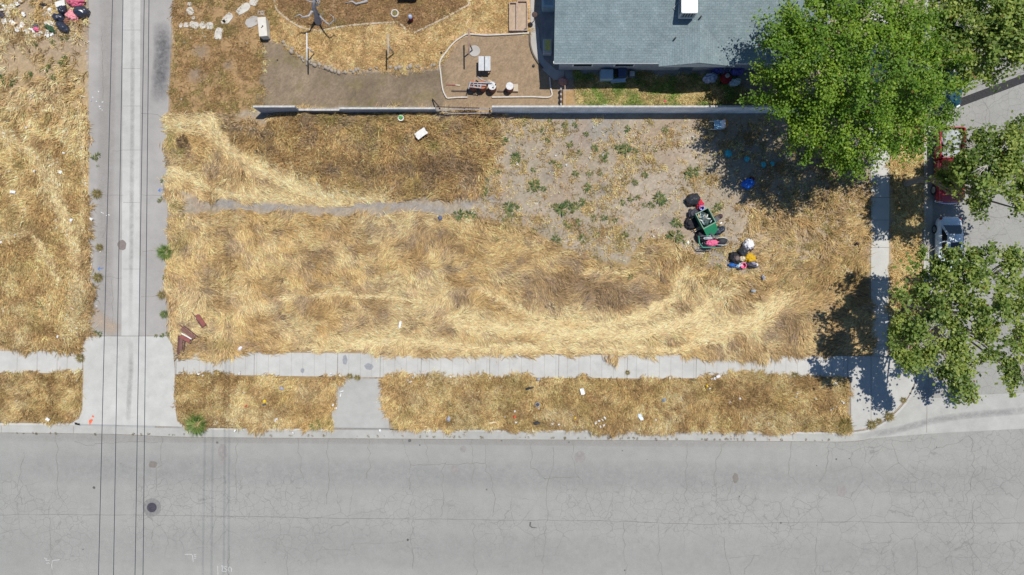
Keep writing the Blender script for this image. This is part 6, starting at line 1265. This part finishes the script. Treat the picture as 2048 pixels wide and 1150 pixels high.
dirt_weeds = [(1086, 263, 1.3), (1095, 281), (1140, 288, 1.3), (1172, 268, 1.2), (1030, 312, 1.7), (1026, 322, 1.6), (1036, 318, 1.5), (1105, 325, 1.2), (1118, 332, 1.2), (1190, 296, 1.3), (1205, 312, 1.2), (1240, 296, 1.6), (1250, 300, 1.6), (1255, 295, 1.2), (1210, 318), (1212, 305), (1151, 347, 1.1), (1252, 354, .9), (1270, 365, .9), (1175, 375, 1.2), (1063, 380, 1.6), (1070, 370, 1.8), (1075, 365, 1.4), (1087, 378, 1.3), (1380, 342, 1.6), (1388, 348, 1.8), (1376, 350, 1.5), (1394, 342, 1.3), (1318, 395, 1.5), (1325, 402, 1.3), (1290, 410), (1303, 410), (1275, 395, 1.1), (1016, 412, 1.5), (1018, 424, 1.6), (1024, 430, 1.6), (1030, 413, 1.3), (1009, 437, 1.2), (1115, 414, 1.7), (1124, 418, 1.7), (1108, 412, 1.3), (1138, 409, 1.3), (1142, 420, 1.2), (1152, 412, 1.5), (1165, 404), (1187, 436, 1.2), (1208, 436, 1.3), (1157, 445, 1.5), (1137, 452, 1.3), (1130, 445), (1165, 478, 1.4), (1112, 478, 1.5), (990, 480, 1.4), (1068, 462, 1.3), (1340, 470, 1.6), (1350, 474, 1.8), (1358, 466, 1.5), (1365, 478, 1.3), (1350, 445, 1.6), (1358, 450, 1.4), (1180, 346), (1245, 405), (1262, 398), (1000, 277, 1.7), (1008, 282, 1.6), (985, 283, 1.3), (993, 343, 1.3), (1067, 340, 1.2), (963, 378, 1.7), (966, 385, 1.5), (973, 362, 1.1), (918, 430, 1.7), (923, 438, 1.6), (940, 432, 1.6), (950, 434, 1.4), (958, 462, 1.3), (1404, 418), (1425, 425, 1.2), (1435, 414, 1.2), (1255, 258), (1160, 305, .8), (1270, 302, 1.0), (1310, 300, .9), (1330, 260, .9), (1290, 350, .9), (1200, 345, .9), (1230, 440), (1250, 470, 1.1), (1195, 470, 1.0), (1280, 478, 1.0), (1435, 535, 1.3), (1260, 556, 1.2), (1100, 240, 1.0), (1130, 250, 1.0), (1150, 250, 1.2), (1050, 245, 1.0)]
weed_things(dirt_weeds, 'small green weed rosette on the bare dirt of the lot', 'green weeds on the bare dirt', protos_=protos)
west = [(130, 78, 1.3), (128, 122, 1.8), (97, 137, 1.3), (110, 155, 1.1), (62, 148, 1.1), (107, 85, 1.2), (6, 160, 1.6), (58, 575, 1.0), (70, 582, .8), (60, 590, .8), (85, 610, 1.2), (25, 165, 1.2), (70, 90, 1.0)]
weed_things(west, 'small green weed among the straw of the lot west of the alley', 'green weeds in the west lot', protos_=protos)
aw = [(196, 312, 1.3), (190, 316, 1.0), (322, 398, .9), (318, 402, .6), (324, 362, .5), (196, 332, .7), (200, 668, 1.1), (192, 666, .8), (312, 672, .6), (325, 671, .7), (335, 668, .9), (330, 555, .8)]
weed_things(aw, 'green tuft growing at the edge of the alley pavement', 'tufts along the alley', protos_=protos)
bp_ = [plant_mesh(300, 300, .70, .016, 1.3, [(.12, .21, .04), (.17, .26, .06), (.24, .30, .09)], .2), plant_mesh(301, 220, .6, .015, 1.3, [(.15, .21, .06), (.2, .24, .08)], .2)]
for (a, b, s_, l, k) in ((396, 848, 1.15, 'bright green bush at the kerb in the short parkway strip', 0), (633, 848, .75, 'small green bush at the kerb beside the driveway apron', 1), (332, 505, .85, 'feathery green bush on the alley edge halfway along the lot', 0), (330, 628, .55, 'grey green tuft on the alley edge near the apron', 1)):
    o = np_mesh('bush', bp_[k][0], bp_[k][1], WD, bp_[k][2]); o.location = P(a, b) - Vector((0, 0, .02)); o.scale = (s_,) * 3; tag(o, l, 'bush')
sp_ = [plant_mesh(310, 160, .5, .014, 1.2, [(.26, .20, .06), (.34, .26, .09), (.20, .18, .05)], .4)]
for (a, b, s_, l) in ((1742, 849, .8, 'spiky tan tuft at the corner kerb beside the parkway end'), (1757, 842, .5, 'small tan tuft in the middle of the corner kerb'), (1777, 833, .8, 'tan tuft furthest round the corner kerb'), (1688, 850, 1.2, 'big spiky olive tuft at the east end of the parkway strip'), (1589, 752, .7, 'spiky tuft leaning onto the pavement near the corner'), (162, 716, .7, 'tan tuft in the joint between west pavement and alley apron'), (325, 590, .7, 'yellow olive tuft spilling onto the alley'), (700, 752, .5, 'brown tuft in the joint at the top of the driveway apron'), (715, 755, .5, 'tan tuft in the driveway joint beside the brown one'), (1255, 745, .4, 'little tuft in a pavement joint of the long walk'), (195, 388, .8, 'brown tuft reaching onto the alley from the west lot'), (197, 555, .8, 'tan tuft on a crack at the west alley edge'), (200, 495, .6, 'dry tuft at the west alley edge beside the dark stain'), (1806, 800, .5, 'thin tan tuft along the curved corner kerb')):
    o = np_mesh('grass_tuft', sp_[0][0], sp_[0][1], WD, sp_[0][2]); o.location = P(a, b) - Vector((0, 0, .01)); o.scale = (s_,) * 3; tag(o, l, 'tuft')
gt = random.Random(8)
db = [plant_mesh(330 + k, 260, .62, .016, 1.2, [(.20, .13, .07), (.27, .18, .09), (.13, .085, .05), (.33, .24, .12)], .3) for k in range(3)]
dbs = [(865, 342, 1.2), (878, 352, 0.8), (738, 345, 1.0), (752, 352, 0.7), (716, 330, 0.8), (690, 345, 0.6), (367, 284, 0.9), (632, 280, 0.7), (930, 318, 1.0), (908, 330, 0.8), (600, 345, 0.6), (950, 262, 0.8), (490, 275, 0.8), (520, 300, 0.7), (455, 255, 0.7), (780, 300, 0.7), (655, 250, 0.7)]
for k, (a, b, s_) in enumerate(dbs):
    if k < 3: o = np_mesh('dry_shrub', db[k][0], db[k][1], WD, db[k][2])
    else: o = [q for q in COL.objects if q.name.startswith('dry_shrub')][k % 3].copy(); COL.objects.link(o)
    tag(o, 'dead brown weed clump standing in the dry grass of the lot', 'dead weed', 'dead weed clumps on the lot'); o.location = P(a, b); o.scale = (s_, s_ * .85, s_); o.rotation_euler = (0, 0, k * 1.3)
pts = []
for x in range(-30, 1700, 1):
    if gt.random() < .045: pts.append((x, 866.5 + x * .0088 + gt.uniform(-1, 1), gt.uniform(.12, .3)))
tp = [plant_mesh(320, 26, .4, .03, .6, [(.16, .12, .05), (.22, .17, .07), (.12, .10, .04)], .3)]
for (a, b, s_) in pts:
    p = P(a, b); p.z = Z_ROAD + .012
    if 'gt0' not in globals(): gt0 = np_mesh('kerb_weed', tp[0][0], tp[0][1], WD, tp[0][2]); o = gt0; tag(o, 'tiny dry weed in the seam between gutter and street', 'weed', 'weeds in the gutter seam')
    else: o = gt0.copy(); COL.objects.link(o)
    o.location = p; o.scale = (s_,) * 3; o.rotation_euler = (0, 0, gt.uniform(0, 6))
